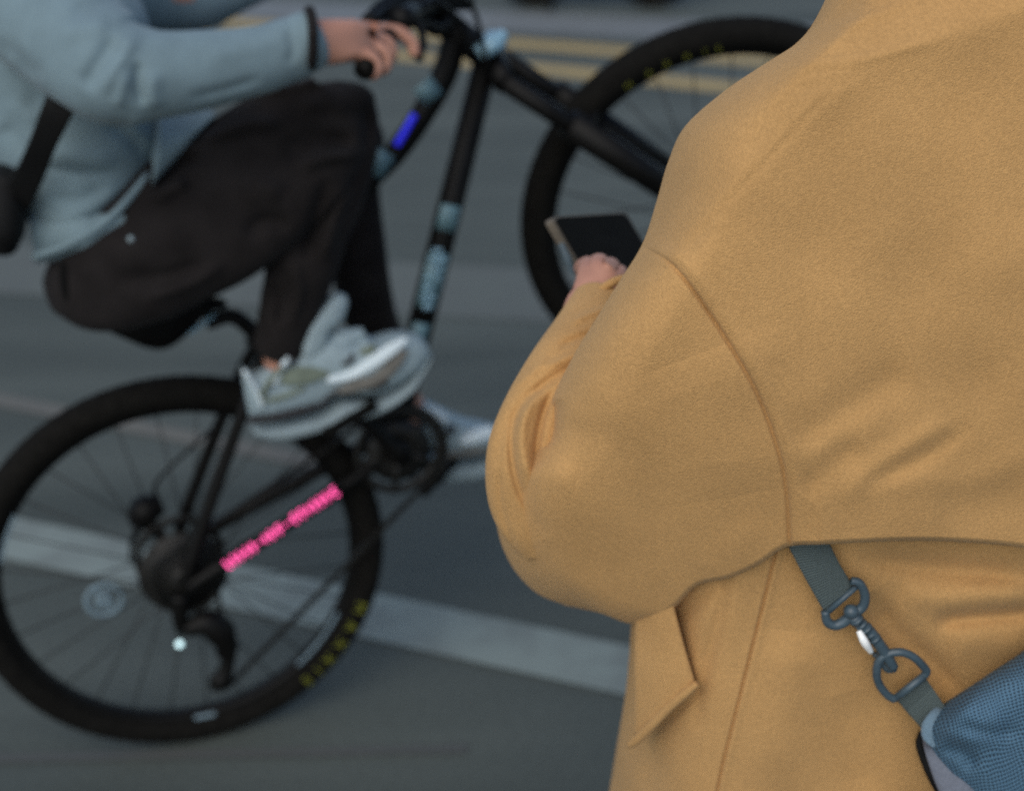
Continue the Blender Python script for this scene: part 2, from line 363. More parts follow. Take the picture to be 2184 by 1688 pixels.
def each(parts, name, m, par, smooth=True):
    return [child([p_], name, m, par, smooth) for p_ in parts]
# pale box at the head tube, decals as thin raised pieces
def plate(p, q, wd_, off, th=.002, n=8):      # strip hugging a tube: ends p, q in reference px
    A, B2 = bl(*p, off), bl(*q, off); return box((bw(A)+bw(B2))/2, (bw(B2)-bw(A))/np.linalg.norm(bw(B2)-bw(A)), rt, np.cross((bw(B2)-bw(A))/np.linalg.norm(bw(B2)-bw(A)), rt), np.linalg.norm(B2-A), th, wd_)
each([plate((931, 178), (895, 210), .034, .021), plate((826, 325), (795, 372), .032, .0195)], 'decal', MT['decal'], frame)
def dtpt(v):                                   # point on the down tube's centre line at image row v
    a = proj(bw(BB)); c = proj(bw(HB)); t = (v-a[1])/(c[1]-a[1]); return a[0]+(c[0]-a[0])*t
each([plate((dtpt(438), 438), (dtpt(492), 492), .034, .0235), plate((dtpt(690), 690), (dtpt(745), 745), .03, .024)], 'decal', MT['decal'], frame)
dl = []
for i, v in enumerate(np.linspace(535, 655, 7)):
    for k_ in (-.011, .0, .011):
        if (i*3+int(k_*100)) % 4 == 1: continue
        x = dtpt(v); dl.append(plate((x+k_*900, v-6), (x+k_*900-1.5, v+6), .008, .0245))
child(dl, 'lettering', MT['decal_w'], frame)
child([plate((dtpt(540), 540), (dtpt(655), 655), .036, .0225)], 'decal', MT['decal'], frame)
fork = [T([HB-(HT-HB)*.08, b(1062, 140)], .020)]
stg = math.radians(-15); ha = math.radians(68); sa = np.array([-math.cos(ha), 0, math.sin(ha)])
def st_rot(v):                                # rotate a bike-frame vector about the steering axis (coordinates fwd,right,up)
    v = np.asarray(v, float); k = sa; a = stg; kv = np.array([k[1]*v[2]-k[2]*v[1], k[2]*v[0]-k[0]*v[2], k[0]*v[1]-k[1]*v[0]])
    return v*math.cos(a)-kv*math.sin(a)+k*np.dot(k, v)*(1-math.cos(a))
FA = np.array([WB, 0, 0]); side = st_rot((0, 1, 0)); fwd = st_rot((1, 0, 0)); crown = HB-(HT-HB)*.22
ca = [rodm(bw(crown-side*.068), bw(crown+side*.068), .020)]
for s in (-1, 1):
    A = crown+side*.066*s; Bx = FA+side*.060*s; d_ = Bx-A
    ca.append(rodm(bw(A), bw(A+d_*.5), .0165)); ca.append(rodm(bw(A+d_*.27), bw(A+d_*.97), .0255, .023)); ca.append(rodm(bw(A+d_*.9), bw(Bx+d_*.05), .02, .012))
arch = [crown+side*.066*s+(FA-crown)*.34+fwd*.03*(1-abs(s)) for s in (-1, -.5, 0, .5, 1)]
ca.append(tube([bw(q) for q in arch], .012)); ca.append(rodm(bw(FA-side*.068), bw(FA+side*.068), .009))
bm_(ca, 'fork', MT['black'])
rf = bl(1040, 95, .02); bm_([box(bw(rf), _r(fw), rt, _r(up), .045, .05, .022), box(bw(rf)+fw*.018, fw, rt, up, .03, .03, .016)], 'pale_block', MT['decal_w'])
# wheels
def wheel(name, cen, ax, rad, gears):
    """cen, ax, rad in world space"""
    a2 = np.cross(ax, rad); r = .028
    rimP = [(.299, -.009), (.299, .009), (.306, .0145), (.330, .0145), (.330, -.0145), (.306, -.0145)]
    rim = bm_([lathe(cen, ax, rad, rimP, 96)], name, MT['black'])
    tp = []
    for q in np.linspace(math.radians(-140), math.radians(140), 22):
        tp.append((.334+r*1.0*math.cos(q), r*1.02*math.sin(q)))
    V, F = lathe(cen, ax, rad, tp, 300)
    V = V.reshape(300, -1, 3).copy(); k_ = np.arange(300)                 # tread blocks
    for j in range(7, 15):
        m_ = ((k_ // 2 + j) % 2 == 0); d_ = V[:, j]-cen; d_ -= np.outer(d_@ax, ax); d_ /= np.linalg.norm(d_, axis=1)[:, None]; V[m_, j] -= d_[m_]*.0025
    child([(V.reshape(-1, 3), F)], 'tyre', MT['rubber'], rim)
    sp = []
    for i in range(28):
        a = 2*math.pi*i/28; s = 1 if i % 2 else -1; h = a+(.9 if (i//2) % 2 else -.9)
        P0 = cen+(rad*math.cos(h)+a2*math.sin(h))*.024+ax*.027*s; P1 = cen+(rad*math.cos(a)+a2*math.sin(a))*.306
        sp.append(rodm(P0, P1,   .0014, seg=5))
    child(sp, 'spokes', MT['spoke'], rim)
    child([lathe(cen, ax, rad, [(.008, -.06), (.013, -.05), (.029, -.03), (.029, -.026), (.015, -.02), (.015, .02), (.029, .026), (.029, .03), (.013, .05), (.008, .06)], 32)], 'hub', MT['metal'], rim)
    ro = [lathe(cen-ax*.042, ax, rad, [(.080, -.001), (.080, .001), (.066, .001), (.066, -.001)], 60)]
    for i in range(6):
        a = i*math.pi/3; c_ = rad*math.cos(a)+a2*math.sin(a); e_ = rad*math.cos(a+.5)+a2*math.sin(a+.5)
        ro.append(rodm(cen-ax*.042+c_*.015, cen-ax*.042+e_*.068, .003, seg=6))
    child(ro, 'brake_rotor', MT['metal'], rim)
    if gears:
        gs = []
        for i, rr in enumerate(np.linspace(.079, .030, 9)):
            y0 = .018+i*.0034; pr = [(rr, y0), (rr, y0+.002), (rr*.72, y0+.002), (rr*.72, y0)]
            V, F = lathe(cen, ax, rad, pr, 96); V = V.reshape(96, 4, 3); d_ = V[::2, :2]-cen-((V[::2, :2]-cen)@ax)[..., None]*ax; V[::2, :2] -= d_/np.linalg.norm(d_, axis=-1)[..., None]*.003
            gs.append((V.reshape(-1, 3), F))
        gs.append(lathe(cen, ax, rad, [(.008, .012), (.024, .012), (.024, .052), (.008, .052)], 40))
        child(gs, 'cassette', MT['metal'], rim)
    return rim
rw = wheel('wheel', AX, rt, fw, True)
wax = bw(FA+side)-bw(FA); wfw = bw(FA+fwd)-bw(FA); fwheel = wheel('wheel', bw(FA), wax, wfw, False)
def lettering(rim, cen, ax, pts, word, rad0, size):
    parts = []
    for ch, (u_, v_) in zip(word, pts):
        d = ray(u_, v_); t = ((cen+ax*.025-CAM)@ax)/(d@ax); Xp = CAM+t*d-cen; Xp -= ax*(Xp@ax); e = Xp/np.linalg.norm(Xp)   # radial
        tn = np.cross(e, ax)*-1.0                                          # clockwise tangent seen from the right side
        tn = np.cross(ax, e)*-1
        V, F = textmesh(ch); lat = math.sqrt(max(0, .028**2-(rad0+size*.5-.334)**2))+.0012
        parts.append((cen+e*rad0+ax*lat+V[:, 0:1]*size*1.05*tn+V[:, 1:2]*size*e+V[:, 2:3]*.02*ax, F))
    return each(parts, 'tyre_letter', MT['yellow_ink'], rim, False)
RL = [(746, 1291), (731, 1330), (711, 1366), (688, 1398), (669, 1422), (648, 1444)]
lettering(rw, AX, rt, RL, 'MAXXIS', .322, .021)
lettering(fwheel, bw(FA), wax, [(1339, 179), (1382, 152), (1421, 134), (1464, 118), (1503, 110), (1532, 104)], 'MAXXIS', .317, .0105)
def arc(cen, ax, px, rad_, span, wd_, off):
    d = ray(*px); t = ((cen+ax*off-CAM)@ax)/(d@ax); Xp = CAM+t*d-cen; Xp -= ax*(Xp@ax); e = Xp/np.linalg.norm(Xp)
    return lathe(cen, ax, e, [(rad_, off), (rad_, off+.001), (rad_+wd_, off+.001), (rad_+wd_, off)], 20, (-span/2, span/2))
each([arc(AX, rt, (700, 1375), .298, .42, .008, .013), arc(AX, rt, (437, 1527), .305, .12, .012, .0150), arc(AX, rt, (16, 1150), .299, .3, .006, .013)], 'rim_glint', MT['ring'], rw)  # pale arcs: the rim's reflections put in as coloured pieces
c0 = bl(222, 1280, .012); child([lathe(bw(c0), rt, fw, [(.034, 0), (.034, .003), (.026, .003), (.026, 0)], 40), lathe(bw(c0), rt, fw, [(.016, 0), (.016, .004), (.004, .004), (.004, 0)], 30),
      rodm(bw(c0)+up*.016, bw(c0)+up*.028, .003), rodm(bw(c0)-up*.016, bw(c0)-up*.028, .003)], 'spoke_reflector', MT['ring'], rw)
# drivetrain
cr_c = BB+[0, .048, 0]; rr = .083
ch_ = [lathe(bw(cr_c), rt, fw, [(rr, -.002), (rr, .002), (rr*.80, .002), (rr*.80, -.002)], 84)]
V, F = ch_[0]; V = V.reshape(84, 4, 3).copy(); d_ = V[::2, :2]-bw(cr_c); V[::2, :2] -= d_/np.linalg.norm(d_, axis=-1)[..., None]*.004; ch_[0] = (V.reshape(-1, 3), F)
for i in range(5):
    a = i*2*math.pi/5+.3; e = fw*math.cos(a)+up*math.sin(a); ch_.append(rodm(bw(cr_c)+e*.015, bw(cr_c)+e*rr*.84, .008, .005, 8))
ch_.append(lathe(bw(cr_c), rt, fw, [(.058, -.003), (.058, .001), (.01, .002), (.01, -.003)], 40)); ch_.append(lathe(bw(cr_c), rt, fw, [(.022, -.006), (.022, .010), (.004, .012), (.004, -.006)], 24))
bm_(ch_, 'chainring', MT['metal'])
NP = np.array([.402, 0, .126]); cv = NP-[BB[0], 0, BB[2]]; cv = cv/np.linalg.norm(cv)*.17
for s in (1, -1):
    A = BB+[0, .066*s, 0]; Bq = A+cv*s+[0, .008*s, 0]
    bm_([tube([bw(A), bw((A+Bq)/2), bw(Bq)], [.016, .012, .014], 12), rodm(bw(A-[0, .012*s, 0]), bw(A+[0, .008*s, 0]), .018)], 'crank_arm', MT['black'])
    pc = Bq+[0, .055*s, 0]; fx = np.array([math.cos(-.05 if s > 0 else .25), 0, math.sin(-.05 if s > 0 else .25)]); up_ = np.array([-fx[2], 0, fx[0]])
    pw = lambda v: bw(v)-AX
    bm_([box(bw(pc+fx*.042), pw(fx), rt, pw(up_), .012, .095, .018), box(bw(pc-fx*.042), pw(fx), rt, pw(up_), .012, .095, .018), box(bw(pc), pw(fx), rt, pw(up_), .092, .012, .014),
         box(bw(pc+[0, .045, 0]), pw(fx), rt, pw(up_), .09, .008, .016), box(bw(pc-[0, .045, 0]), pw(fx), rt, pw(up_), .09, .008, .016), rodm(bw(Bq), bw(pc+[0, .05*s, 0]), .009)], 'pedal', MT['black'], smooth=False)
jp = bl(471, 1452, .05); jp2 = bl(482, 1385, .05)
cl = []
def cpt(c_, r_, a_, y_): return np.array([c_[0]+r_*math.cos(a_), y_, c_[2]+r_*math.sin(a_)])
loop = [cpt(BB, .086, math.radians(a_), .048) for a_ in range(95, -90, -12)]
pl, pu = bl(470, 1452, .05), bl(482, 1388, .05)
loop += [loop[-1]*(1-t_)+(pl+[.004, 0, -.020])*t_ for t_ in np.linspace(.08, 1, 14)]
loop += [cpt(pl, .020, math.radians(a_), .05) for a_ in (-110, -150, 170)]+[cpt(pu, .020, math.radians(a_), .05) for a_ in (-20, 20, 60)]
loop += [cpt((0, 0, 0), .060, math.radians(a_), .05) for a_ in range(-60, -275, -18)]
loop += [loop[-1]*(1-t_)+loop[0]*t_ for t_ in np.linspace(.1, 1, 12)]
Sg_ = np.array([bw(q_) for q_ in loop]); dcum = np.concatenate([[0], np.cumsum(np.linalg.norm(np.diff(Sg_, axis=0), axis=1))]); nl = int(dcum[-1]/.0127)
S = np.column_stack([np.interp(np.linspace(0, dcum[-1], nl), dcum, Sg_[:, i]) for i in range(3)])
for i in range(len(S)-1):
    d_ = S[i+1]-S[i]; L_ = np.linalg.norm(d_); d_ /= L_; cl.append(box((S[i]+S[i+1])/2, d_, rt, np.cross(d_, rt), L_*1.04, .0075 if i % 2 else .0055, .0085))
bm_(cl, 'chain', MT['metal'], smooth=False)
D = lambda u_, v_, o=.062: bw(bl(u_, v_, o))
der = [tube([D(383, 1270), D(384, 1320), D(392, 1350)], [.016, .014, .012], 12), tube([D(392, 1345), D(440, 1330), D(470, 1350), D(486, 1388), D(487, 1415)], [.014, .024, .027, .016, .012], 14),
       tube([D(487, 1405), D(480, 1435), D(468, 1455)], [.012, .015, .019], 12), lathe(D(482, 1388), rt, fw, [(.018, -.004), (.018, .004), (.004, .004), (.004, -.004)], 22), lathe(D(470, 1452), rt, fw, [(.019, -.004), (.019, .004), (.004, .004), (.004, -.004)], 22)]
bm_(der, 'rear_derailleur', MT['black'])
bm_([ball(D(383, 1375, .075), .0048, 14), rodm(D(383, 1375, .055), D(383, 1375, .073), .006)], 'hanger_dot', MT['white_dot'])  # small white dot with emissive colour
bc = lambda u_, v_: bw(bl(u_, v_, -.055))
bm_([tube([bc(296, 1120), bc(310, 1090), bc(345, 1075)], [.019, .029, .017], 12), tube([bc(318, 1120), bc(340, 1140), bc(352, 1170)], [.014, .012, .008], 10), tube([bc(345, 1080), bc(330, 1040), bc(370, 990), bc(470, 900)], .0035, 8), tube([bc(300, 1110), bc(282, 1160), bc(278, 1200)], [.008, .005, .003], 8)], 'brake_caliper', MT['black'])
# pink and blue strips with emissive colour: rows of little tubes with gaps
pk = []
def pkp(t): return bl(484+(716-484)*t, 1206+(1048-1206)*t, .085)
d_ = bw(pkp(1.))-bw(pkp(0.)); d_ /= np.linalg.norm(d_); e_ = np.cross(d_, rt); gr = random.Random(8); t_ = 0.
while t_ < 1:
    if .24 < t_ < .345 or .50 < t_ < .615: t_ += .01; continue
    p_ = bw(pkp(t_)); hh = gr.choice((.0088, .0095, .0075)); k_ = gr.choice('IILTCH')
    pk.append(rodm(p_-e_*hh, p_+e_*hh, .0015, seg=6)); q_ = p_+d_*.0065
    if k_ in 'LC': pk.append(rodm(p_+e_*hh*.9, q_+e_*hh*.9, .0012, seg=6))
    if k_ in 'TC': pk.append(rodm(p_-e_*hh*.9, q_-e_*hh*.9, .0012, seg=6))
    if k_ == 'H': pk.append(rodm(p_, q_, .0012, seg=6))
    t_ += .066 if k_ != 'I' else .054
bk = [box(bw((pkp(0.)+pkp(1.))/2)-rt*.008, d_, rt, np.cross(d_, rt), np.linalg.norm(pkp(1.)-pkp(0.))+.02, .006, .020)]
bmount = bm_(bk, 'chainstay_guard', MT['black']); pk.append(box(bw((pkp(0.)+pkp(1.))/2)-rt*.0010, d_, rt, e_, np.linalg.norm(pkp(1.)-pkp(0.)), .001, .001)); child(pk, 'emissive_strip', MT['pink'], bmount)
bm_([tube([bw(bl(884, 243, .024)), bw(bl(866, 275, .024)), bw(bl(845, 310, .024))], .0058, 10)], 'top_tube_strip', MT['blue'])
# saddle, post, stem, bars
bm_([profile([(482, 640), (430, 632), (370, 630), (300, 622), (215, 620)], [(482, 652), (440, 668), (395, 712), (335, 738), (235, 700)], [.018, .025, .045, .065, .06], 0, WP)], 'saddle', MT['black'])
bm_([tube([bw(bl(330, 716, .0)+[0, s*.022, 0]), bw(bl(400, 700)+[0, s*.022, 0]), bw(bl(455, 668)+[0, s*.01, 0])], .0035, 8) for s in (-1, 1)]+[ball(bw(bl(326, 716, .045)), .014, 14, (1.6, .6, .6), [fw, rt, up])], 'saddle_rail', MT['decal_w'])
bm_([T([ST, bl(500, 676), bl(440, 690)], [.0145, .0135, .012]), T([ST-(ST-BB)*.02, ST+(ST-BB)*.07], .022)], 'seatpost', MT['black'])
SP = HT+(HT-HB)*.35; CL = bl(905, 0, 0.)
bm_([tube([bw(HT), bw(SP)], .017, sp=False), tube([bw(SP+(SP-HT)*.1), bw(CL)], [.019, .018], sp=False), rodm(bw(CL+[0, -.028, 0]), bw(CL+[0, .028, 0]), .022)], 'stem', MT['black'])
G0, G1 = bl(836, 64, .20), bl(776, 150, .31)
nb = [CL, CL+[0, .05, .0], (CL+G0)/2+[.02, .02, .0], G0, G1]
far = [CL, CL+[0, -.05, 0], CL+[.05, -.2, .05], CL+[.10, -.36, .05]]
hb = bm_([T(nb, [.016, .015, .012, .011, .011]), T(far, [.016, .015, .012, .011])], 'handlebar', MT['black'])
child([T([G0, G1], .0150)], 'grip', MT['rubber'], hb)
child([T([far[-1]+(far[-2]-far[-1])*.7, far[-1]], .0165)], 'grip', MT['rubber'], hb)
child([T([bl(862, 36, .15), bl(850, 40, .16), bl(888, 48, .17), bl(903, 88, .19), bl(893, 126, .21)], [.015, .012, .007, .006, .006]), T([bl(880, 30, .15), bl(850, 45, .2)], .018)], 'brake_lever', MT['black'], hb)
child([tube([WP(*q) for q in ((790, 42, .2), (850, 5, .12), (940, 10, .1), (985, 60, .05), (1000, 120, .04))], .005, 8), tube([WP(*q) for q in ((800, 46, .2), (880, 20, .16), (960, -10, .1), (1010, 20, .05), (1040, 150, .05))], .004, 8),
       tube([WP(*q) for q in ((840, 30, .16), (900, 50, .1), (937, 62, .06), (960, 30, .03))], [.012, .010, .012, .010], 8), tube([WP(*q) for q in ((780, 42, .17), (830, 12, .12), (900, -5, .05), (1000, 4, .0))], [.008, .016, .022, .014], 10)], 'brake_cable', MT['black'], hb)

# ------------------------------------------------------------------ rider
def sdist(u_, v_, poly):
    """distance to a polyline and parameter along it"""
    P = np.asarray(poly, float); best = np.full(u_.shape, 1e9); side_ = np.zeros(u_.shape); tt_ = np.zeros(u_.shape); L = len(P)-1
    for i in range(L):
        a, b_ = P[i], P[i+1]; d = b_-a; l2 = d@d; t = np.clip(((u_-a[0])*d[0]+(v_-a[1])*d[1])/l2, 0, 1)
        dx, dy = u_-a[0]-t*d[0], v_-a[1]-t*d[1]; ds = np.hypot(dx, dy); m_ = ds < best
        best = np.where(m_, ds, best); tt_ = np.where(m_, (i+t)/L, tt_); side_ = np.where(m_, np.sign(d[0]*dy-d[1]*dx), side_)
    return best, tt_, side_
def folds(u_, v_, L):
    h = np.zeros(u_.shape)
    for it in L:
        poly, w, amp = it[:3]; fade = it[3] if len(it) > 3 else 1; asym = it[4] if len(it) > 4 else 0
        pl = spline(poly, 5) if len(poly) > 2 else np.array(poly, float)
        d, t, s = sdist(u_, v_, pl); w_ = w*np.where(s > 0, 1+asym, 1-asym) if asym else w
        g_ = np.exp(-(d/w_)**2)
        if fade: g_ = g_*np.clip(np.minimum(t, 1-t)/.22, 0, 1)**.8
        h += amp*g_
    return h
def crease(VF, L):                            # raise and sink folds on the side that faces the street corner
    V, F = VF; V = np.array(V); q_ = proj(V); h = folds(q_[:, 0], q_[:, 1], L); d_ = V-CAM; d_ /= np.linalg.norm(d_, axis=1)[:, None]
    return V-d_*h[:, None], F
rid = empty('person', CONTACT+np.array([-.1, 0, 0]), 'cyclist in pale blue jacket, dark trousers and white trainers leaning back on the bike', 'person')
# body: one skinned figure; limbs run inside the clothes
bp_, be_, br_ = [], [], []
def bv(p, r, par=None):
    bp_.append(np.asarray(p, float)); br_.append(r)
    if par is not None: be_.append((par, len(bp_)-1))
    return len(bp_)-1
pel = bv(WP(215, 560, 0), .08); ab = bv(WP(165, 400, 0), .07, pel); che = bv(WP(110, 180, 0), .085, ab); nk = bv(WP(90, -70, 0), .055, che); hd0 = bv(WP(110, -150, 0), .075, nk); bv(WP(135, -260, 0), .09, hd0)
hpn = bv(WP(290, 560, .09), .06, pel); kn = bv(WP(700, 245, .13), .042, hpn); an = bv(WP(590, 760, .12), .030, kn); ft = bv(WP(625, 820, .125), .024, an); bv(WP(720, 805, .125), .022, ft)
hpf = bv(WP(290, 540, -.08), .06, pel); knf = bv(WP(730, 300, -.12), .036, hpf); bq_ = bv(WP(770, 560, -.12), .022, knf); anf = bv(WP(838, 800, -.12), .022, bq_); ftf = bv(WP(905, 900, -.125), .026, anf); bv(WP(1000, 935, -.125), .024, ftf)
sh = bv(WP(110, 20, .14), .045, che); el = bv(WP(330, 150, .30), .045, sh); fa_ = bv(WP(560, 112, .30), .028, el); wr = bv(WP(672, 88, .30), .033, fa_)
pa = bv(WP(735, 84, .29), .041, wr)
def fing(pts, r): 
    q = pa
    for i, p_ in enumerate(pts): q = bv(WP(*p_), r*(1-.10*i), q)
fing([(800, 66, .215), (852, 66, .215), (882, 92, .22), (884, 124, .225)], .0125)
fing([(796, 84, .245), (835, 90, .25), (838, 122, .255), (806, 130, .255)], .0145)
fing([(785, 98, .27), (826, 112, .275), (826, 146, .28), (792, 150, .28)], .0145)
fing([(768, 110, .295), (806, 130, .30), (806, 160, .305), (778, 162, .305)], .0125)
fing([(735, 112, .225), (770, 122, .215), (812, 118, .215)], .0115)
shf = bv(WP(130, -40, -.15), .04, che); elf = bv(WP(420, -10, -.26), .045, shf); wrf = bv(WP(620, -75, -.30), .03, elf); paf = bv(WP(700, -105, -.30), .034, wrf)
for k_ in range(4):
    q = paf
    for p_ in ((760, -125+k_*12, -.26-.025*k_), (795, -110+k_*12, -.26-.025*k_), (785, -85+k_*12, -.26-.025*k_)): q = bv(WP(*p_), .010, q)
body = skinmesh('body', bp_, be_, br_, MT['skin'], rid)
def cb(parts, name, m, par=rid, smooth=True):
    return bm_(parts, name, m, par, smooth)
JF = [([(250, 78), (228, 118), (200, 160), (180, 190)], 17, -.018), ([(300, 60), (262, 110), (232, 160), (215, 200)], 15, .016), ([(296, 130), (294, 175), (304, 225)], 9, -.014), ([(330, 150), (325, 200), (335, 235)], 14, .010), ([(270, 150), (258, 200), (250, 232)], 10, .010),
      ([(150, 30), (200, 10), (260, -10)], 12, -.010), ([(120, 70), (180, 60), (235, 50)], 16, .010), ([(400, 210), (480, 190), (560, 165)], 8, -.008), ([(430, 120), (520, 100), (620, 70)], 18, .006), ([(610, 60), (625, 100), (615, 140)], 9, -.006),
      ([(0, 85), (50, 130), (95, 165)], 12, -.014), ([(85, 352), (160, 368), (250, 370)], 8, -.010), ([(90, 325), (170, 335), (250, 345)], 14, .010), ([(225, 265), (275, 290), (315, 345)], 10, -.014), ([(270, 262), (310, 285), (335, 320)], 16, .014), ([(100, 420), (170, 425), (230, 400)], 12, -.008),
      ([(112, 530), (200, 465), (300, 382), (328, 345)], 5, -.010, 0), ([(75, 500), (82, 525), (80, 545)], 7, -.012), ([(0, 270), (30, 290), (70, 340)], 12, -.012), ([(10, 215), (50, 240), (90, 260)], 14, .010), ([(130, 470), (200, 440), (260, 400)], 14, .008), ([(30, 130), (70, 180), (80, 240)], 16, -.010)]
TF = [([(400, 300), (440, 270), (470, 262)], 10, -.016), ([(430, 300), (520, 265), (600, 262)], 16, .014), ([(480, 240), (530, 215), (560, 212)], 9, -.014), ([(560, 195), (620, 180), (690, 170)], 14, .010), ([(330, 400), (380, 350), (430, 330)], 14, -.016), ([(320, 430), (370, 400), (400, 390)], 12, .014),
      ([(600, 330), (680, 300), (760, 300)], 18, -.016), ([(640, 360), (700, 335), (770, 330)], 12, .014), ([(745, 390), (715, 470), (690, 560)], 14, .016), ([(700, 380), (670, 470), (650, 560)], 14, -.014), ([(620, 560), (640, 620), (620, 700)], 10, .010), ([(575, 600), (600, 640), (590, 700)], 8, -.010),
      ([(250, 560), (330, 520), (400, 500)], 16, .012), ([(230, 600), (340, 590), (440, 560)], 14, -.012), ([(300, 640), (400, 610), (480, 560)], 14, .010), ([(500, 420), (560, 400), (600, 420)], 24, .012), ([(520, 500), (570, 470), (620, 480)], 18, -.014), ([(775, 220), (785, 270), (770, 320)], 12, -.012), ([(640, 230), (700, 215), (750, 235)], 20, .008)]
jk = [limb([(192, 468, 0, 118, 1.7), (180, 380, 0, 160, 1.3), (160, 280, 0, 196, 1.05), (120, 150, 0, 205, .95), (105, 20, 0, 200, 1), (95, -90, 0, 120, .9)], WP, seg=110, k=30, wob=.012, seed=3, freq=(9, 3)),
      limb([(95, 30, .17, 135, 1), (170, 95, .24, 128), (250, 150, .29, 118), (330, 158, .31, 96), (420, 150, .31, 84), (540, 130, .305, 72), (620, 105, .30, 66), (662, 85, .30, 62)], WP, seg=90, k=26, wob=.012, seed=9, freq=(12, 3), ratio=.95),
      limb([(130, -40, -.17, 120, 1), (300, -30, -.24, 100), (420, -15, -.27, 78), (500, -40, -.28, 62), (620, -85, -.3, 50)], WP, seg=32, ratio=.85, wob=.02, seed=4)]
jk.append(profile([(58, 420), (150, 400), (270, 380)], [(76, 546), (150, 519), (262, 440)], [.10, .15, .15], .02, WP))
jk.append(profile([(330, 225), (380, 225), (440, 215)], [(300, 380), (335, 340), (440, 222)], [.15, .13, .10], .03, WP))
jk = [crease(q_, [(f[0], f[1]*1.35, f[2]*.62)+tuple(f[3:]) for f in JF]) for q_ in jk]
jacket = cb(jk, 'jacket', MT['jacket'])
child([tube([WP(*q) for q in ((70, 548, .13), (150, 520, .16), (235, 465, .17), (318, 372, .14))], [.006]*4, 8, ref=rt)], 'hem', MT['jacket'], jacket)
child([tube([WP(660+8*math.cos(a), 84+62*math.sin(a), .30+.055*math.cos(a)) for a in np.linspace(0, 2*math.pi, 24)], .007, 8)], 'cuff', MT['trouser'], jacket)
tr = [limb([(192, 606, .02, 62, 2.4), (232, 594, .04, 98, 1.8), (280, 560, .06, 128, 1.4), (340, 520, .08, 150, 1.1), (470, 440, .11, 160, .8), (590, 350, .13, 150, .75), (680, 270, .13, 120, .8), (725, 215, .13, 80, .9)], WP, seg=110, k=26, wob=.012, seed=5, freq=(10, 3), power=3.2, capr=False),
      limb([(722, 215, .13, 80, .9), (725, 300, .13, 82, .9), (690, 400, .13, 92, .85), (660, 490, .13, 84, .9), (635, 600, .125, 72, .95), (612, 680, .12, 62, 1), (597, 740, .12, 55, 1.05)], WP, seg=90, k=26, wob=.015, seed=6, freq=(10, 3)),
      limb([(300, 540, -.08, 110, 1), (550, 400, -.12, 130, .8), (725, 290, -.12, 86, .9), (745, 400, -.12, 66, 1), (764, 540, -.12, 60, 1), (778, 640, -.12, 60, 1), (808, 715, -.12, 52, 1), (850, 810, -.12, 46, 1)], WP, seg=36, k=12, wob=.02, seed=7)]
tr = [crease(q_, [(f[0], f[1], f[2]*1.35)+tuple(f[3:]) for f in TF]) for q_ in tr]
trousers = cb(tr, 'trousers', MT['trouser'])
child([limb([(158, 560, .12, 30, 1.6), (160, 600, .12, 34, 1.6), (176, 650, .11, 36, 1.6)], WP, seg=32, power=4)], 'seat_patch', MT['patch'], trousers)
child([ball(WP(279, 510, .235), .0052, 12)], 'rivet', MT['shoe_sole'], trousers)
# shoes: upper, sole, groove, overlays, tongue
def shoe(top, bot, hw, stop, sbot, shw, off):
    upper = cb([profile(top, bot, hw, off, WP, ns=60)], 'shoe', MT['shoe'])
    child([profile(stop, sbot, shw, off, WP, power=3.5, ns=44)], 'sole', MT['shoe_sole'], upper)
    return upper
o_ = .125
sN = shoe([(515, 781), (535, 795), (555, 792), (590, 772), (614, 757), (640, 732), (700, 712), (752, 722), (776, 712), (795, 724), (841, 712), (879, 712), (905, 726), (912, 748)],
          [(532, 890), (600, 884), (680, 862), (730, 836), (790, 836), (845, 812), (890, 782), (911, 752)],
          [.026, .034, .036, .037, .040, .046, .047, .038, .018], [(533, 900), (600, 893), (682, 872), (726, 846), (790, 842), (850, 812), (895, 772), (915, 750)],
          [(538, 916), (582, 925), (629, 919), (707, 897), (785, 872), (848, 834), (895, 784), (916, 756)], [.034, .042, .042, .044, .050, .050, .02], o_)
P_ = lambda L, d: [WP(u_, v_, o_+d) for u_, v_ in L]
each([tube(P_([(530, 897), (580, 892), (640, 878), (684, 866)], .041), [.0065, .007, .007, .004], 8), tube(P_([(684, 868), (702, 848), (724, 834)], .042), [.004, .004, .003], 8), limb([(770, 826, o_+.045, 6, .3), (801, 822, o_+.047, 10, .3), (828, 812, o_+.047, 6, .3)], WP, seg=14),
      limb([(728, 772, o_+.037, 8, .3), (742, 768, o_+.037, 12, .3), (754, 758, o_+.037, 7, .3)], WP, seg=14), limb([(612, 778, o_+.035, 5, .3), (628, 768, o_+.036, 8, .3)], WP, seg=12)], 'sole_groove', MT['shoe_dark'], sN)
each([limb([(596, 812, o_+.034, 6, .25), (620, 806, o_+.036, 18, .25), (660, 797, o_+.036, 21, .25), (700, 792, o_+.036, 11, .25)], WP, seg=20), tube(P_([(557, 847), (575, 815), (604, 782)], .0365), .0045, 8), limb([(560, 856, o_+.0365, 4, .2), (600, 848, o_+.037, 6, .2), (650, 828, o_+.038, 4, .2)], WP, seg=12),
      limb([(768, 752, o_+.036, 5, .3), (785, 748, o_+.038, 10, .3), (800, 738, o_+.038, 5, .3)], WP, seg=12)], 'overlay', MT['shoe_grey'], sN)
each([limb([(712, 838, o_+.042, 5, .25), (750, 826, o_+.044, 12, .25), (800, 806, o_+.047, 16, .25), (838, 778, o_+.0475, 15, .25), (866, 748, o_+.045, 6, .25)], WP, seg=20)], 'panel', MT['shoe_mid'], sN)
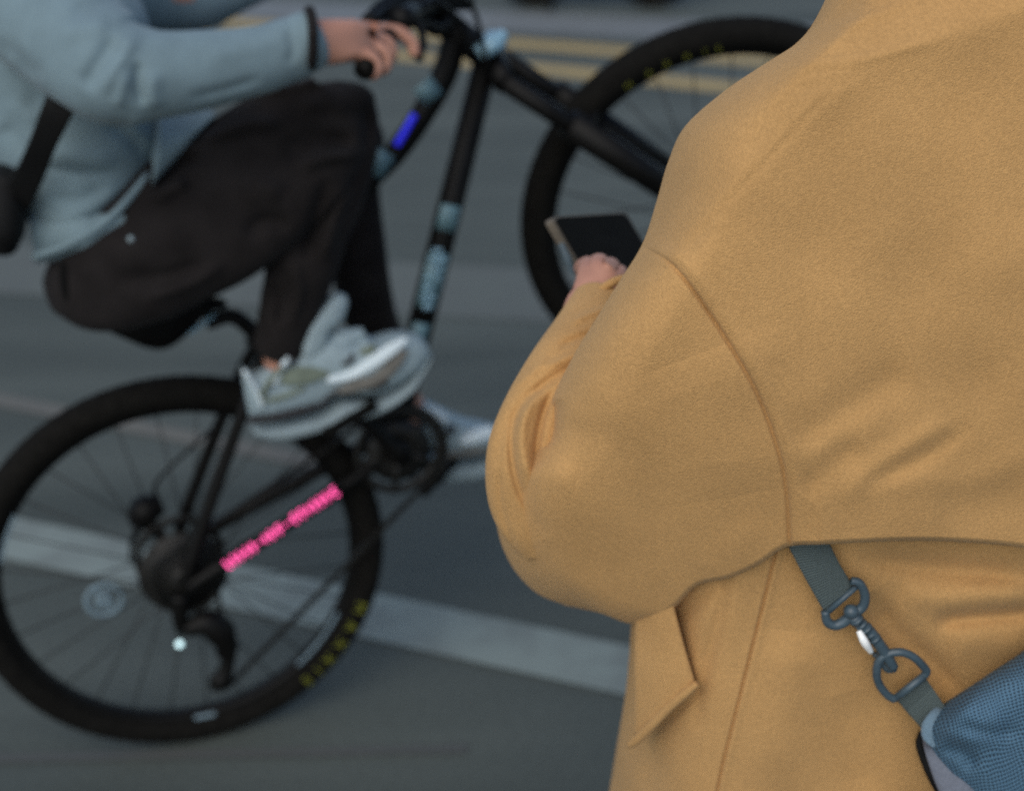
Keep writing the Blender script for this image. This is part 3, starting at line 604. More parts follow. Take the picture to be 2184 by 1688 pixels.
each([limb([(700, 812, o_+.040, 7, .3), (745, 800, o_+.042, 11, .3), (790, 776, o_+.0455, 13, .3), (835, 745, o_+.046, 13, .3), (866, 724, o_+.044, 6, .3)], WP, seg=18), tube(P_([(520, 790), (545, 830), (560, 868)], .033), .004, 8), tube(P_([(615, 762), (598, 790), (585, 820)], .035), .005, 8)], 'stripe', MT['shoe_hi'], sN)
each([profile([(638, 738), (651, 684), (685, 652), (716, 625), (738, 630)], [(650, 770), (690, 745), (701, 703), (730, 680), (741, 650)], [.024, .026, .026, .022, .010], o_+.008, WP, ns=20),
      limb([(690, 745, o_+.008, 22, 1), (730, 728, o_+.008, 26, .9), (772, 712, o_+.008, 14, .8)], WP, seg=18)], 'tongue', MT['shoe'], sN)
o_ = -.125
sF = shoe([(880, 866), (896, 851), (930, 866), (990, 895), (1040, 908), (1100, 928), (1140, 962)], [(884, 890), (905, 930), (935, 962), (990, 967), (1040, 956), (1100, 962), (1142, 974)],
          [.026, .034, .038, .044, .046, .04, .018], [(925, 978), (1000, 976), (1060, 963), (1142, 974)], [(922, 1022), (1000, 1010), (1060, 996), (1144, 988)], [.036, .044, .048, .024], o_)
each([limb([(955, 924, o_+.040, 6, .3), (962, 918, o_+.041, 9, .3), (970, 910, o_+.041, 6, .3)], WP, seg=12)], 'eyelet_panel', MT['shoe_dark'], sF)
each([limb([(905, 868, o_+.036, 8, .3), (930, 884, o_+.039, 13, .3), (955, 896, o_+.040, 7, .3)], WP, seg=14), limb([(985, 946, o_+.046, 7, .3), (1012, 932, o_+.047, 15, .3), (1050, 920, o_+.046, 13, .3)], WP, seg=14)], 'stripe', MT['shoe_hi'], sF)  # white pieces put the upper's highlights into the colour
each([limb([(945, 972, o_+.046, 5, .3), (1000, 966, o_+.048, 8, .3), (1050, 956, o_+.048, 6, .3)], WP, seg=14)], 'panel', MT['shoe_mid'], sF)

# rider's black sling bag
sb = empty('sling_bag', WP(0, 440, 0), 'black sling bag with strap on the cyclist\'s back', 'bag')
bm_([limb([(15, 372, .10, 34, 2), (8, 410, .10, 46, 2), (2, 470, .10, 52, 2), (-4, 510, .10, 44, 2)], WP, seg=32, power=2.6)], 'bag_body', MT['bagblack'], sb)
ribbon = []
S = spline([np.append(WP(*q), 0) for q in ((150, 195, .245), (120, 240, .262), (95, 310, .235), (65, 380, .17), (30, 440, .12), (0, 490, .1))], 8)[:, :3]
V, F = limb([(150, 180, .24, 34, .12), (125, 230, .262, 32, .12), (92, 305, .235, 28, .12), (62, 375, .18, 30, .14), (30, 430, .13, 34, .3), (-10, 480, .1, 34, .5)], WP, seg=20, power=3)
bm_([(V, F)], 'strap', MT['bagblack'], sb)

# ------------------------------------------------------------------ moped at the far kerb (only its wheels reach the frame)
gA, gB = ground(1140, 14), ground(1392, 15); gd = gB-gA; wbm = np.linalg.norm(gd); gd /= wbm; gd[2] = 0
gn = np.array([-gd[1], gd[0], 0]); zz = np.array([0, 0, 1.])
mp = empty('moped', (gA+gB)/2, 'black moped parked beyond the yellow lines at the far side', 'moped')
for P0 in (gA, gB):
    c = np.array([P0[0], P0[1], .235])
    w_ = bm_([lathe(c, gn, gd, [(.13, -.03), (.13, .03), (.18, .035), (.18, -.035)], 32), lathe(c, gn, gd, [(.01, -.06), (.01, .06), (.05, .04), (.05, -.04)], 20)], 'wheel', MT['metal'], mp)
    child([lathe(c, gn, gd, [(.19+.045*math.cos(q), .045*math.sin(q)) for q in np.linspace(0, 2*math.pi, 16, endpoint=False)], 40)], 'tyre', MT['rubber'], w_)
mA = np.array([gA[0], gA[1], 0]); mB = np.array([gB[0], gB[1], 0]); dm = mB-mA
q = lambda t, h, n_=0.: mA+dm*t+zz*h+gn*n_
bm_([tube([q(-.12, .62), q(.1, .60), q(.35, .50), q(.42, .32)], [.09, .15, .15, .08], 20), tube([q(.3, .24), q(.5, .2), q(.72, .24)], [.11, .13, .10], 18, flat=.35, ref=(0, 0, 1)), tube([q(.78, .3), q(.86, .55), q(.82, .88)], [.12, .13, .10], 18)], 'bodywork', MT['black'], mp)
bm_([tube([q(-.1, .76), q(.1, .77), q(.35, .74)], [.10, .13, .10], 18, flat=.4, ref=gn)], 'seat', MT['rubber'], mp)
bm_([rodm(q(1., .235, .07), q(.85, .7, .03), .02), rodm(q(1., .235, -.07), q(.85, .7, -.03), .02)], 'fork', MT['metal'], mp)
bm_([tube([q(.78, .98, -.33), q(.82, .96, 0), q(.78, .98, .33)], .016, 10)], 'handlebar', MT['metal'], mp)
bm_([ball(q(.94, .84), .08, 16)], 'headlight', MT['steel'], mp)
bm_([rodm(q(.18, .3, .1), q(.18, .3, -.1), .015), rodm(q(.18, .3, .1), q(.14, .01, .16), .015), rodm(q(.18, .3, -.1), q(.14, .01, -.16), .015)], 'stand', MT['metal'], mp)

# ------------------------------------------------------------------ pedestrian in the camel coat
FOOT = np.array([.42, 1.20, 0])
ped = empty('person', FOOT, 'person in a camel wool coat seen from behind, elbow bent, holding up a phone', 'person')
def coons(left, bottom, right, top, s, t):
    def pl(P):
        S_ = spline(P, 14); d = np.concatenate([[0], np.cumsum(np.linalg.norm(np.diff(S_, axis=0), axis=1))]); d /= d[-1]
        return lambda x: np.stack([np.interp(x, d, S_[:, 0]), np.interp(x, d, S_[:, 1])], -1)
    Lf, Bf, Rf, Tf = pl(left), pl(bottom), pl(right), pl(top)
    Sg, Tg = np.meshgrid(s, t, indexing='xy')                        # rows t, columns s
    A = (1-Sg)[..., None]*Lf(Tg)+Sg[..., None]*Rf(Tg); Bq = (1-Tg)[..., None]*Tf(Sg)+Tg[..., None]*Bf(Sg)
    c00, c10, c01, c11 = Tf(0.), Tf(1.), Bf(0.), Bf(1.)
    C_ = ((1-Sg)*(1-Tg))[..., None]*c00+(Sg*(1-Tg))[..., None]*c10+((1-Sg)*Tg)[..., None]*c01+(Sg*Tg)[..., None]*c11
    return A+Bq-C_
def shell(left, bottom, right, top, ns, nt_, Yf, rl, dl_, rb, db, fl, seed, thick=.18, amp=.0012, rbf=None, extra=None):
    s = np.linspace(0, 1, ns)**1.55; t = 1-(1-np.linspace(0, 1, nt_))**1.35
    uv = coons(left, bottom, right, top, s, t); u_, v_ = uv[..., 0], uv[..., 1]
    eL = np.linalg.norm(uv-uv[:, :1], axis=-1); eB = np.linalg.norm(uv-uv[-1:, :], axis=-1)
    cir = lambda x: 1-np.sqrt(np.clip(1-(1-np.clip(x, 0, 1))**2, 0, 1))
    RB = rb if rbf is None else rbf(u_)[0]; DB = db if rbf is None else rbf(u_)[1]
    rec = dl_*cir(eL/rl)+DB*cir(eB/RB)
    h = folds(u_, v_, fl)
    rs = np.random.RandomState(seed)
    for k_ in range(10):
        a = rs.uniform(0, 6.28); wl = rs.uniform(140, 520); h = h+amp*(wl/200)*np.sin((u_*math.cos(a)+v_*math.sin(a))*2*math.pi/wl+rs.uniform(0, 6))*.5
    edge = np.clip(np.minimum(eL, eB*1.5)/14, 0, 1)
    Yd = Yf(u_, v_)+rec-h*(.25+.75*edge)
    d = cf*FPX + cr*(u_[..., None]-W/2) - cu*(v_[..., None]-HH/2)
    Pt = CAM+d*(Yd/d[..., 1])[..., None]
    n1, n2 = Pt.shape[:2]; idx = np.arange(n1*n2).reshape(n1, n2)
    F = np.stack([idx[:-1, :-1], idx[1:, :-1], idx[1:, 1:], idx[:-1, 1:]], -1).reshape(-1, 4)
    # far side: same outline, bulging away from the viewer (coarser)
    si = np.unique(np.linspace(0, n2-1, 60).astype(int)); ti = np.unique(np.linspace(0, n1-1, 60).astype(int))
    e2 = np.minimum(np.minimum(eL, eB)/120, 1)[np.ix_(ti, si)]; er = np.minimum(1, (1-s[si])[None]*6+0*e2)
    Yb = Yd[np.ix_(ti, si)]+thick*np.sqrt(np.clip(1-(1-e2)**2, 0, 1))*er+.0005
    dd = d[np.ix_(ti, si)]; Pb = CAM+dd*(Yb/dd[..., 1])[..., None]
    b1, b2 = Pb.shape[:2]; ib = np.arange(b1*b2).reshape(b1, b2)+n1*n2
    Fb = np.stack([ib[:-1, :-1], ib[:-1, 1:], ib[1:, 1:], ib[1:, :-1]], -1).reshape(-1, 4)
    return np.concatenate([Pt.reshape(-1, 3), Pb.reshape(-1, 3)]), np.concatenate([F, Fb])
def joinarr(L):
    V, F, n_ = [], [], 0
    for v, f in L: V.append(v); F.append(np.asarray(f)+n_); n_ += len(v)
    return np.concatenate(V), np.concatenate(F)

UL = [(1800, -90), (1742, 35), (1700, 90), (1640, 130), (1550, 190), (1462, 268), (1425, 345), (1400, 430), (1370, 520), (1317, 606), (1270, 682), (1227, 752), (1172, 860), (1156, 918), (1122, 968), (1078, 1020), (1058, 1080), (1066, 1150), (1096, 1215), (1145, 1266), (1205, 1292)]
UB = [(1205, 1292), (1280, 1309), (1342, 1331), (1395, 1325), (1440, 1297), (1490, 1250), (1560, 1233), (1620, 1205), (1680, 1168), (1760, 1162), (1950, 1155), (2100, 1161), (2200, 1172), (2420, 1200)]
RIDGE = [(1434, 556), (1505, 471), (1572, 396), (1655, 308), (1751, 204), (1834, 137), (1947, 96), (2110, 40), (2300, -40)]
def sfp(x, w): return np.logaddexp(0, x/w)*w
def Yup(u_, v_):
    d, t, sg = sdist(u_, v_, RIDGE); sl = np.where(sg < 0, d, -d); L = np.clip((1750-u_)/350, 0, 1)
    sp_ = np.log1p(np.exp(np.clip(sl/9, -30, 30)))*9*np.clip((600-v_)/80, 0, 1)
    return .965+.03*(sfp(1650-u_, 60)/600)**2+.00006*sfp(760-v_, 130)+.00026*sp_+.00019*sfp(v_-960, 90)*L**.7
SEAM = [(1366, 524), (1440, 572), (1530, 695), (1610, 830), (1658, 955), (1678, 1050), (1684, 1160)]
UF = [
    (SEAM, 4.5, -.0042, 0), (SEAM, 30, -.0012, 0), ([(p[0]+22, p[1]-8) for p in SEAM], 16, .0022, 0),
    ([(p[0]+7, p[1]+6) for p in RIDGE[:6]], 12, -.0012), ([(1390, 500), (1420, 420), (1470, 330)], 18, -.004),
    ([(1600, 148), (1700, 138), (1790, 130), (1838, 124), (1947, 96), (2020, 80)], 11, .0034), ([(1690, 112), (1730, 84), (1800, 55), (1863, 33), (1960, -6)], 10, .0050), ([(1750, 62), (1801, 25), (1840, -20)], 16, -.008), ([(1690, 190), (1740, 185), (1800, 165)], 12, -.002),
    ([(1445, 575), (1470, 520), (1520, 470)], 16, -.003), ([(1380, 520), (1430, 545), (1480, 540)], 14, .003),
    ([(1690, 945), (1760, 905), (1863, 833), (1950, 790)], 34, -.0085), ([(1700, 1000), (1790, 935), (1900, 880)], 30, .004), ([(1715, 1060), (1770, 990), (1840, 945)], 24, -.007),
    ([(1790, 1075), (1850, 1010), (1950, 945), (2030, 900)], 20, .0055), ([(1840, 1040), (1920, 1000), (2000, 955), (2070, 905)], 18, -.0062),
    ([(1800, 1075), (1905, 1030), (2075, 1024), (2184, 978), (2300, 920)], 26, .0045), ([(1990, 1090), (2100, 1080), (2230, 1040)], 40, -.004),
    ([(2060, 830), (2130, 800), (2250, 780)], 50, -.004), ([(1600, 700), (1640, 830), (1690, 1000)], 60, .003),
    ([(1182, 850), (1172, 900), (1158, 955)], 13, -.036, 1), ([(1150, 985), (1170, 1010), (1230, 1020)], 30, .006), ([(1185, 1000), (1250, 960), (1330, 900)], 60, -.004), ([(1110, 1000), (1125, 1080), (1160, 1150)], 16, -.006), ([(1090, 1060), (1105, 1150), (1150, 1225)], 9, -.004),
    ([(1240, 1230), (1340, 1255), (1440, 1220)], 50, .005), ([(1500, 1235), (1560, 1180), (1640, 1110)], 30, .004), ([(1330, 640), (1290, 740), (1240, 860)], 26, .004), ([(1480, 760), (1530, 900), (1560, 1060)], 120, .006),
]
def rbU(u_):
    k_ = np.clip((u_-1250)/160, 0, 1); return 140*(1-k_)+13*k_, .08*(1-k_)+.016*k_
UF = [f if f[0] is SEAM or i_ in (2, 3) else (f[0], f[1]*1.3, f[2]*.58)+tuple(f[3:]) for i_, f in enumerate(UF)]
V1, F1 = shell(UL, UB, [(2420, -200), (2420, 500), (2420, 1200)], [(1800, -90), (2000, -170), (2420, -200)], 560, 600, Yup, 170, .10, 0, 0, UF, 1, thick=.2, amp=.0007, rbf=rbU)
LL = [(1375, 1120), (1352, 1250), (1346, 1330), (1342, 1400), (1334, 1480), (1316, 1590), (1300, 1688), (1268, 1900), (1235, 2120)]
LB = [(1235, 2120), (1500, 2160), (1900, 2190), (2420, 2200)]
def Ylo(u_, v_): return 1.012+.075*(sfp(1600-u_, 40)/300)**2-.00002*sfp(v_-1300, 60)
FLAP = [(1330, 1290), (1430, 1290), (1442, 1315), (1483, 1462), (1343, 1588), (1362, 1540), (1350, 1420)]
def inpoly(u_, v_, P):
    c = np.zeros(u_.shape, bool); n_ = len(P)
    for i in range(n_):
        (x1, y1), (x2, y2) = P[i], P[(i+1) % n_]
        m_ = ((y1 > v_) != (y2 > v_)) & (u_ < (x2-x1)*(v_-y1)/((y2-y1) or 1e-9)+x1); c ^= m_
    return c
def flap(u_, v_):
    d, _, _ = sdist(u_, v_, FLAP+[FLAP[0]]); s = np.where(inpoly(u_, v_, FLAP), d, -d); return .006/(1+np.exp(-np.clip(s, -60, 60)/1.8))
LF = [([(1492, 1474), (1424, 1540), (1350, 1602)], 7, -.003, 0), ([(1441, 1308), (1462, 1390), (1483, 1460)], 4, -.003, 0), ([(1348, 1400), (1354, 1480), (1366, 1560)], 5, .002, 0),
      ([(1655, 1175), (1625, 1300), (1595, 1420), (1560, 1560), (1530, 1690), (1500, 1900)], 3.0, -.0048, 0), ([(1663, 1175), (1633, 1300), (1603, 1420), (1568, 1560), (1538, 1690)], 9, .0012, 0),
      ([(1550, 1220), (1530, 1330), (1500, 1450), (1480, 1560)], 16, -.005), ([(1440, 1330), (1500, 1270), (1560, 1225)], 22, -.006),
      ([(2240, 1304), (2140, 1312), (2050, 1320), (1990, 1328)], 20, -.009), ([(2230, 1270), (2120, 1272), (2000, 1280), (1920, 1265)], 34, .008), ([(1850, 1270), (1900, 1340), (1990, 1420), (2060, 1500)], 30, -.012), ([(2020, 1380), (2100, 1370), (2230, 1380)], 40, .006),
      ([(1830, 1185), (1980, 1210), (2230, 1230)], 26, -.008), ([(1700, 1350), (1680, 1500), (1660, 1688)], 60, .005), ([(1800, 1480), (1830, 1600), (1850, 1700)], 50, -.004), ([(1400, 1600), (1380, 1700), (1360, 1850)], 30, -.006)]
V2, F2 = shell(LL, LB, [(2420, 1050), (2420, 1600), (2420, 2200)], [(1375, 1120), (1700, 1060), (2420, 1050)], 440, 460, Ylo, 230, .13, 60, .02, LF, 2, thick=.26, amp=.0007, extra=flap)
coat = mkmesh('coat', *joinarr([(V1, F1), (V2, F2)]), MT['coat'], True, ped)
tt_ = np.linspace(0, 1, 26); Lp = spline([(1358, 1270), (1354, 1340), (1352, 1420), (1352, 1500), (1350, 1586)], 12); Rp = spline([(1432, 1270), (1443, 1315), (1463, 1390), (1484, 1460)], 12)
def fl_at(P, t): d = np.linspace(0, 1, len(P)); return np.array([np.interp(t, d, P[:, 0]), np.interp(t, d, P[:, 1])])
def fpt(q, lift): return PY(q[0], q[1], float(Ylo(np.array(q[0]), np.array(q[1])))-lift)
rows_ = []
for t_ in tt_:
    l_, r_ = fl_at(Lp, t_), fl_at(Rp, t_); row = [fpt(l_+(r_-l_)*k_, .0045+.0035*math.sin(k_*math.pi)-.003*(k_ in (0., 1.))) for k_ in np.linspace(0, 1, 22)]
    row += [fpt(l_+(r_-l_)*k_, -.006) for k_ in np.linspace(1, 0, 22)]; rows_.append(row)
flp = child([ringmesh(np.array(rows_))], 'pocket_flap', MT['coat'], coat)
wl_ = [tuple(fpt((u_, v_), .0075)) for u_, v_ in ((1486, 1460), (1462, 1480), (1425, 1512), (1390, 1548), (1362, 1575), (1344, 1590))]
welt = child([tube(wl_, [.0028, .0042, .0044, .0046, .005, .0042], 14)], 'pocket_welt', MT['coat'], coat)
# forearm sleeve
V3, F3 = limb([(1190, 1130, 1.075, 100, .6), (1150, 1060, 1.07, 108, .6), (1136, 975, 1.07, 99, .7), (1160, 890, 1.09, 92, .8), (1205, 800, 1.13, 86, .9), (1246, 725, 1.18, 76, .95), (1279, 655, 1.23, 64, .9)], PY, seg=220, k=46, wob=0, capr=True)
uvp = proj(V3); hfo = folds(uvp[:, 0], uvp[:, 1], [([(1150, 835), (1122, 880), (1113, 930), (1120, 990), (1142, 1050)], 15, .008), ([(1135, 835), (1098, 895), (1091, 965), (1106, 1040), (1140, 1110)], 9, -.0065), ([(1180, 830), (1158, 885), (1146, 945), (1142, 1010)], 9, -.009), ([(1062, 1000), (1072, 930), (1110, 860), (1190, 805)], 12, -.003), ([(1120, 850), (1190, 800), (1270, 770)], 10, -.005), ([(1150, 790), (1220, 760), (1290, 740)], 9, .004),
     ([(1190, 740), (1240, 720), (1310, 700)], 9, -.005), ([(1065, 990), (1070, 1090), (1110, 1200)], 8, -.003), ([(1215, 690), (1262, 668), (1320, 650)], 8, .004), ([(1090, 830), (1130, 800), (1170, 760)], 10, .003)])
vd = (V3-CAM)/np.linalg.norm(V3-CAM, axis=1)[:, None]; V3 = V3-vd*hfo[:, None]
mkmesh('coat_forearm', V3, F3, MT['coat'], True, coat).matrix_parent_inverse = Matrix.Identity(4)
bpy.data.objects['coat_forearm'].name = 'sleeve'
child([tube([PY(*q_) for q_ in ((1219, 683, 1.225), (1243, 655, 1.22), (1275, 624, 1.22), (1307, 602, 1.225), (1335, 596, 1.24), (1320, 630, 1.27), (1280, 670, 1.27), (1240, 695, 1.25), (1219, 683, 1.225))], .0042, 10)], 'cuff', MT['coat'], coat)
# collar, legs and boots beyond the frame's edges
child([tube([PY(*q_) for q_ in ((1990, -300, 1.04), (1900, -290, 1.09), (1950, -300, 1.18), (2130, -310, 1.20), (2260, -300, 1.14), (2230, -300, 1.06), (1990, -300, 1.04))], .03, 12)], 'collar', MT['coat'], coat)
bp_, be_, br_ = [], [], []
pel = bv((.50, 1.17, .92), .13); ab = bv((.50, 1.15, 1.12), .11, pel); che = bv((.47, 1.12, 1.36), .12, ab); nk = bv((.49, 1.10, 1.56), .055, che); h0 = bv((.48, 1.15, 1.66), .08, nk); bv((.48, 1.14, 1.78), .085, h0)
for sx in (-.11, .11):
    a_ = bv((.50+sx, 1.18, .84), .08, pel); a_ = bv((.47+sx, 1.19, .48), .055, a_); a_ = bv((.45+sx, 1.20, .09), .036, a_); bv((.42+sx, 1.30, .04), .03, a_)
shp = bv((.27, 1.14, 1.34), .05, che); ep = bv(PY(1190, 1080, 1.10), .035, shp); wp = bv(PY(1280, 672, 1.26), .032, ep); pp = bv(PY(1285, 622, 1.27), .046, wp)
def fing2(pts, r):
    q = pp
    for i, p_ in enumerate(pts): q = bv(PY(*p_), r*(1-.08*i), q)
fing2([(1245, 625, 1.255), (1225, 650, 1.245), (1214, 692, 1.24)], .0125)                # thumb folded down the near side
fing2([(1252, 582, 1.275), (1256, 566, 1.30), (1238, 574, 1.33)], .0120)
fing2([(1274, 574, 1.27), (1280, 560, 1.295), (1260, 570, 1.325)], .0122)
fing2([(1296, 580, 1.27), (1304, 568, 1.295), (1284, 578, 1.32)], .0118)
fing2([(1314, 592, 1.27), (1324, 582, 1.29), (1304, 590, 1.315)], .0105)
shp = bv((.70, 1.10, 1.36), .055, che); ep2 = bv((.78, 1.18, 1.10), .04, shp); wp2 = bv((.60, 1.42, 1.20), .028, ep2); pp2 = bv((.56, 1.46, 1.24), .032, wp2)
for k_ in range(4): bv((.52+.02*k_, 1.49, 1.29), .009, bv((.53+.02*k_, 1.49, 1.26), .010, pp2))
skinmesh('body', bp_, be_, br_, MT['skin'], ped)
bm_([ball((.48, 1.13, 1.74), .105, 24, (1, 1.05, 1.2))], 'hair', MT['hair'], ped)
bm_([tube([(.50+sx, 1.17, .80), (.47+sx, 1.185, .48), (.45+sx, 1.195, .10)], [.10, .075, .065], 20) for sx in (-.11, .11)], 'trousers', MT['jeans'], ped)
for sx in (-.11, .11):
    bm_([tube([(.46+sx, 1.14, .045), (.445+sx, 1.22, .05), (.425+sx, 1.31, .04), (.415+sx, 1.37, .032)], [.038, .046, .042, .028], 18), box((.44+sx, 1.25, .01), (.98, -.2, 0), (.2, .98, 0), (0, 0, 1), .08, .25, .02)], 'shoe', MT['black'], ped)
# phone
ph = empty('phone', PY(1260, 540, 1.32), 'dark phone in a tan edged case held up by the person in the camel coat', 'phone')
A_, B_, C_, D_ = PY(1174, 462, 1.42), PY(1335, 452, 1.56), PY(1405, 570, 1.54), PY(1254, 600, 1.41)
nrm = np.cross(B_-A_, D_-A_); nrm /= np.linalg.norm(nrm); nrm = nrm if nrm@(CAM-A_) > 0 else -nrm
def slab(Q_, n_, t0, t1, ins=0.):
    c_ = sum(Q_)/4; q_ = []
    for i in range(4):                        # rounded corners
        p_, a_, b__ = Q_[i], Q_[i-1], Q_[(i+1) % 4]
        for k_ in np.linspace(0, 1, 5):
            P0 = p_+(a_-p_)*.09; P2 = p_+(b__-p_)*.09; q_.append((1-k_)**2*P0+2*k_*(1-k_)*p_+k_*k_*P2)
    q_ = [c_+(x-c_)*(1-ins) for x in q_]
    R = np.array([[x+n_*t0 for x in q_], [x+n_*t1 for x in q_]]); return ringmesh(R)
pb = bm_([slab([A_, B_, C_, D_], nrm, -.010, .0)], 'phone_case', MT['phone_edge'], ph, False)
child([slab([A_, B_, C_, D_], nrm, -.001, .0012, .05)], 'screen', MT['phone'], pb, False)
child([limb([(1196, 520, 1.41, 6, .4), (1210, 550, 1.405, 8, .4), (1222, 582, 1.40, 5, .4)], PY, seg=12)], 'lens', MT['plastic'], pb)

# ------------------------------------------------------------------ shoulder bag of the pedestrian
cp = lambda x, y: (1497+x*.344, 1107+y*.344)
YS = lambda u_, v_, dz=.012: PY(u_, v_, float(Ylo(np.array(u_), np.array(v_)))-dz)
bag = empty('shoulder_bag', YS(2150, 1600, .06), 'blue mesh shoulder bag on grey webbing strap against the camel coat', 'bag')
def web(pts, name, th=.0016, n1=16, dz=.012):
    """ribbon from left/right edge pairs"""
    L_ = spline([p[0] for p in pts], n1); R_ = spline([p[1] for p in pts], n1); D_ = np.array([p[2] if len(p) > 2 else dz for p in pts]); D_ = np.interp(np.linspace(0, 1, len(L_)), np.linspace(0, 1, len(pts)), D_)
    rows, uvs, ln = [], [], 0; nn = 14; prev = None
    for l, r_, dz_ in zip(L_, R_, D_):
        c_ = YS(*((l+r_)/2), dz_); ln += 0 if prev is None else np.linalg.norm(c_-prev); prev = c_; row = []
        for side_ in (1, -1):
            for k_ in np.linspace(0, 1, nn)[::side_]:
                q_ = l+(r_-l)*k_; row.append(YS(*q_, dz_+side_*th+.0012*math.sin(k_*math.pi))); uvs.append((k_*.03, ln))
        rows.append(row)
    V, F = ringmesh(np.array(rows)); return mkmesh(name, V, F, MT['webbing'], True, bag, uv=np.array(uvs))
web([(cp(495, 90), cp(760, 90), .002), (cp(540, 180), cp(800, 172), .010), (cp(640, 370), cp(865, 300), .014), (cp(760, 582), cp(948, 432), .016)], 'strap')
web([(cp(1195, 1110), cp(1372, 968), .016), (cp(1270, 1200), cp(1430, 1050), .018), (cp(1375, 1318), cp(1510, 1170), .03)], 'strap')
G = lambda x, y, dz=.020: YS(*cp(x, y), dz)
loop = [G(948, 428), G(985, 400), G(1012, 480), G(1000, 545), G(930, 590), G(885, 640), G(830, 668), G(778, 640), G(760, 575), G(850, 505), G(948, 428)]
hook = [tube([G(*p) for p in ((925, 385), (975, 400), (1010, 470), (998, 545), (935, 590), (880, 640), (825, 662), (778, 640), (762, 575))], [.0034, .004, .0042, .0044, .005, .005, .0046, .0043, .0036], 12), rodm(G(770, 590), G(955, 425), .0026),
        ball(G(925, 578, .022), .0068, 18), rodm(G(935, 600), G(968, 650), .0062, .0052, 16)]
for i, (x, y, r_) in enumerate(((955, 625, .0066), (985, 655, .0058), (1015, 680, .006), (1042, 712, .0056), (1068, 742, .006))):
    hook.append(rodm(G(x-5, y-6), G(x+7, y+9), r_, seg=18))
hook.append(tube([G(965, 645), G(1030, 690), G(1095, 775), G(1150, 860), G(1190, 925)], [.005, .0052, .0054, .0054, .0044], 14))
hook.append(tube([G(1192, 925), G(1150, 930, .016), G(1105, 870, .014), G(1070, 840, .014)], [.0042, .004, .0034, .0028], 12))
hk = bm_(hook, 'snap_hook', MT['plastic'], bag)
child([tube([G(972, 695, .024), G(1008, 765, .028), G(1048, 828, .024)], [.0026, .0038, .0026], 12)], 'gate', mat('polished_gate', (.95, .96, .93), .15, 0., var=.02, vs=60, spec=1.), hk)
bm_([tube([G(*p) for p in ((1195, 1122, .021), (1150, 1095, .021), (1100, 1030, .021), (1083, 960, .022), (1100, 880, .022), (1160, 838, .022), (1240, 830, .023), (1310, 858, .023), (1362, 905, .022), (1392, 945, .021), (1380, 975, .021))], .0038, 12), rodm(G(1195, 1120, .021), G(1378, 975, .021), .0036)], 'd_ring', MT['plastic'], bag)
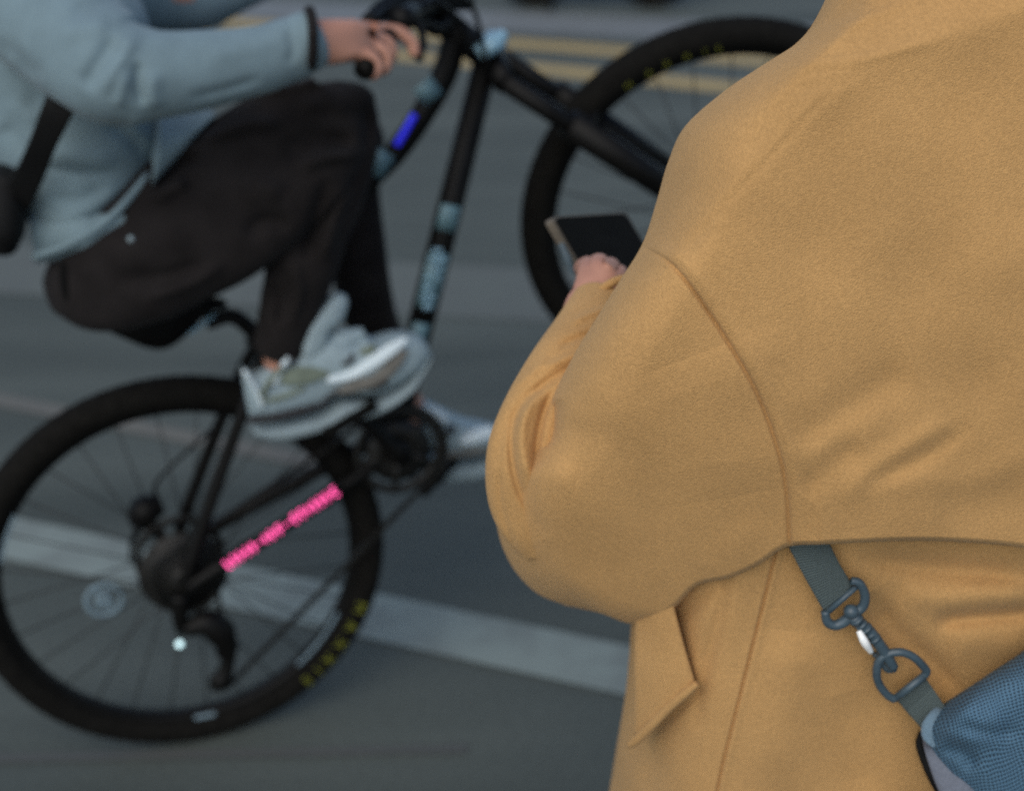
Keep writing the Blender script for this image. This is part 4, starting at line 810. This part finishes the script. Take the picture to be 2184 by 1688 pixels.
# bag body: a soft box, built as an upholstered shell with its own depth
BLf = [cp(1500, 1140), cp(1440, 1190), cp(1372, 1290), cp(1362, 1360), cp(1395, 1470), cp(1450, 1600), cp(1540, 1760), (2100, 1820), (2180, 1960)]
BTp = [cp(1500, 1140), cp(1650, 1050), cp(1800, 950), cp(1990, 825), (2290, 1310), (2420, 1270)]
BBt = [(2180, 1960), (2260, 1990), (2420, 2000)]
def bagshell(name, left, top, bottom, right, Y0, rl, dl_, mm, ns=90, nt_=110, thick=.10, flds=(), lift=0.):
    s = np.linspace(0, 1, ns)**1.4; t = np.linspace(0, 1, nt_)
    uv = coons(left, bottom, right, top, s, t); u_, v_ = uv[..., 0], uv[..., 1]
    eL = np.linalg.norm(uv-uv[:, :1], axis=-1); eT = np.linalg.norm(uv-uv[:1, :], axis=-1)
    cir = lambda x: 1-np.sqrt(np.clip(1-(1-np.clip(x, 0, 1))**2, 0, 1))
    Yd = Y0+dl_*cir(eL/rl)+dl_*cir(eT/(rl*1.2))-folds(u_, v_, list(flds))-lift
    Yd = np.minimum(Yd, Ylo(u_, v_)+.05)
    d = cf*FPX + cr*(u_[..., None]-W/2) - cu*(v_[..., None]-HH/2); Pt = CAM+d*(Yd/d[..., 1])[..., None]
    Ybk = np.maximum(Yd+.002, Yd+thick*np.clip(np.minimum(eL, eT)/90, 0, 1)); Pb = CAM+d*(Ybk/d[..., 1])[..., None]
    n1, n2 = Pt.shape[:2]; idx = np.arange(n1*n2).reshape(n1, n2)
    F = np.stack([idx[:-1, :-1], idx[1:, :-1], idx[1:, 1:], idx[:-1, 1:]], -1).reshape(-1, 4); Fb = F[:, ::-1]+n1*n2
    k_ = Y0/FPX*1.12; uvm = np.stack([u_*k_, v_*k_], -1).reshape(-1, 2)
    o = mkmesh(name, np.concatenate([Pt.reshape(-1, 3), Pb.reshape(-1, 3)]), np.concatenate([F, Fb]), mm, True, bag, uv=np.concatenate([uvm, uvm])); return o
RT_ = [(2420, 1270), (2420, 1600), (2420, 2000)]
BF = [([cp(1480, 1420), cp(1620, 1460), cp(1700, 1560)], 18, -.010), ([cp(1560, 1150), cp(1700, 1250), cp(1900, 1300)], 40, .006), ([cp(1480, 1300), cp(1600, 1360), cp(1800, 1380)], 16, .003), ([cp(1600, 1280), cp(1760, 1330), cp(1990, 1320)], 14, -.004)]
bagshell('bag_body', BLf, BTp, BBt, RT_, .925, 120, .075, MT['bagmesh'], flds=BF)
bm_([limb([(*cp(1492, 1165), .985, 5, .6), (*cp(1460, 1215), .972, 14, .5), (*cp(1425, 1290), .965, 20, .5), (*cp(1415, 1350), .962, 17, .5), (*cp(1440, 1410), .957, 6, .5)], PY, seg=24)], 'edging', MT['bagpale'], bag)
bm_([limb([(*cp(1382, 1370), .985, 5, .7), (*cp(1410, 1430), .968, 11, .6), (*cp(1460, 1510), .958, 20, .5), (*cp(1530, 1600), .95, 33, .5), (*cp(1620, 1720), .94, 42, .5), (2120, 1800, .94, 40, .5)], PY, seg=28)], 'binding', MT['bagtrim'], bag)
bm_([tube([PY(*cp(x, y), q_) for x, y, q_ in ((1362, 1330, .995), (1352, 1400, .992), (1385, 1500, .985), (1435, 1610, .975), (1500, 1720, .97), (1600, 1860, .965))], [.003, .004, .0045, .005, .005, .005], 10)], 'piping', MT['bagblack'], bag)
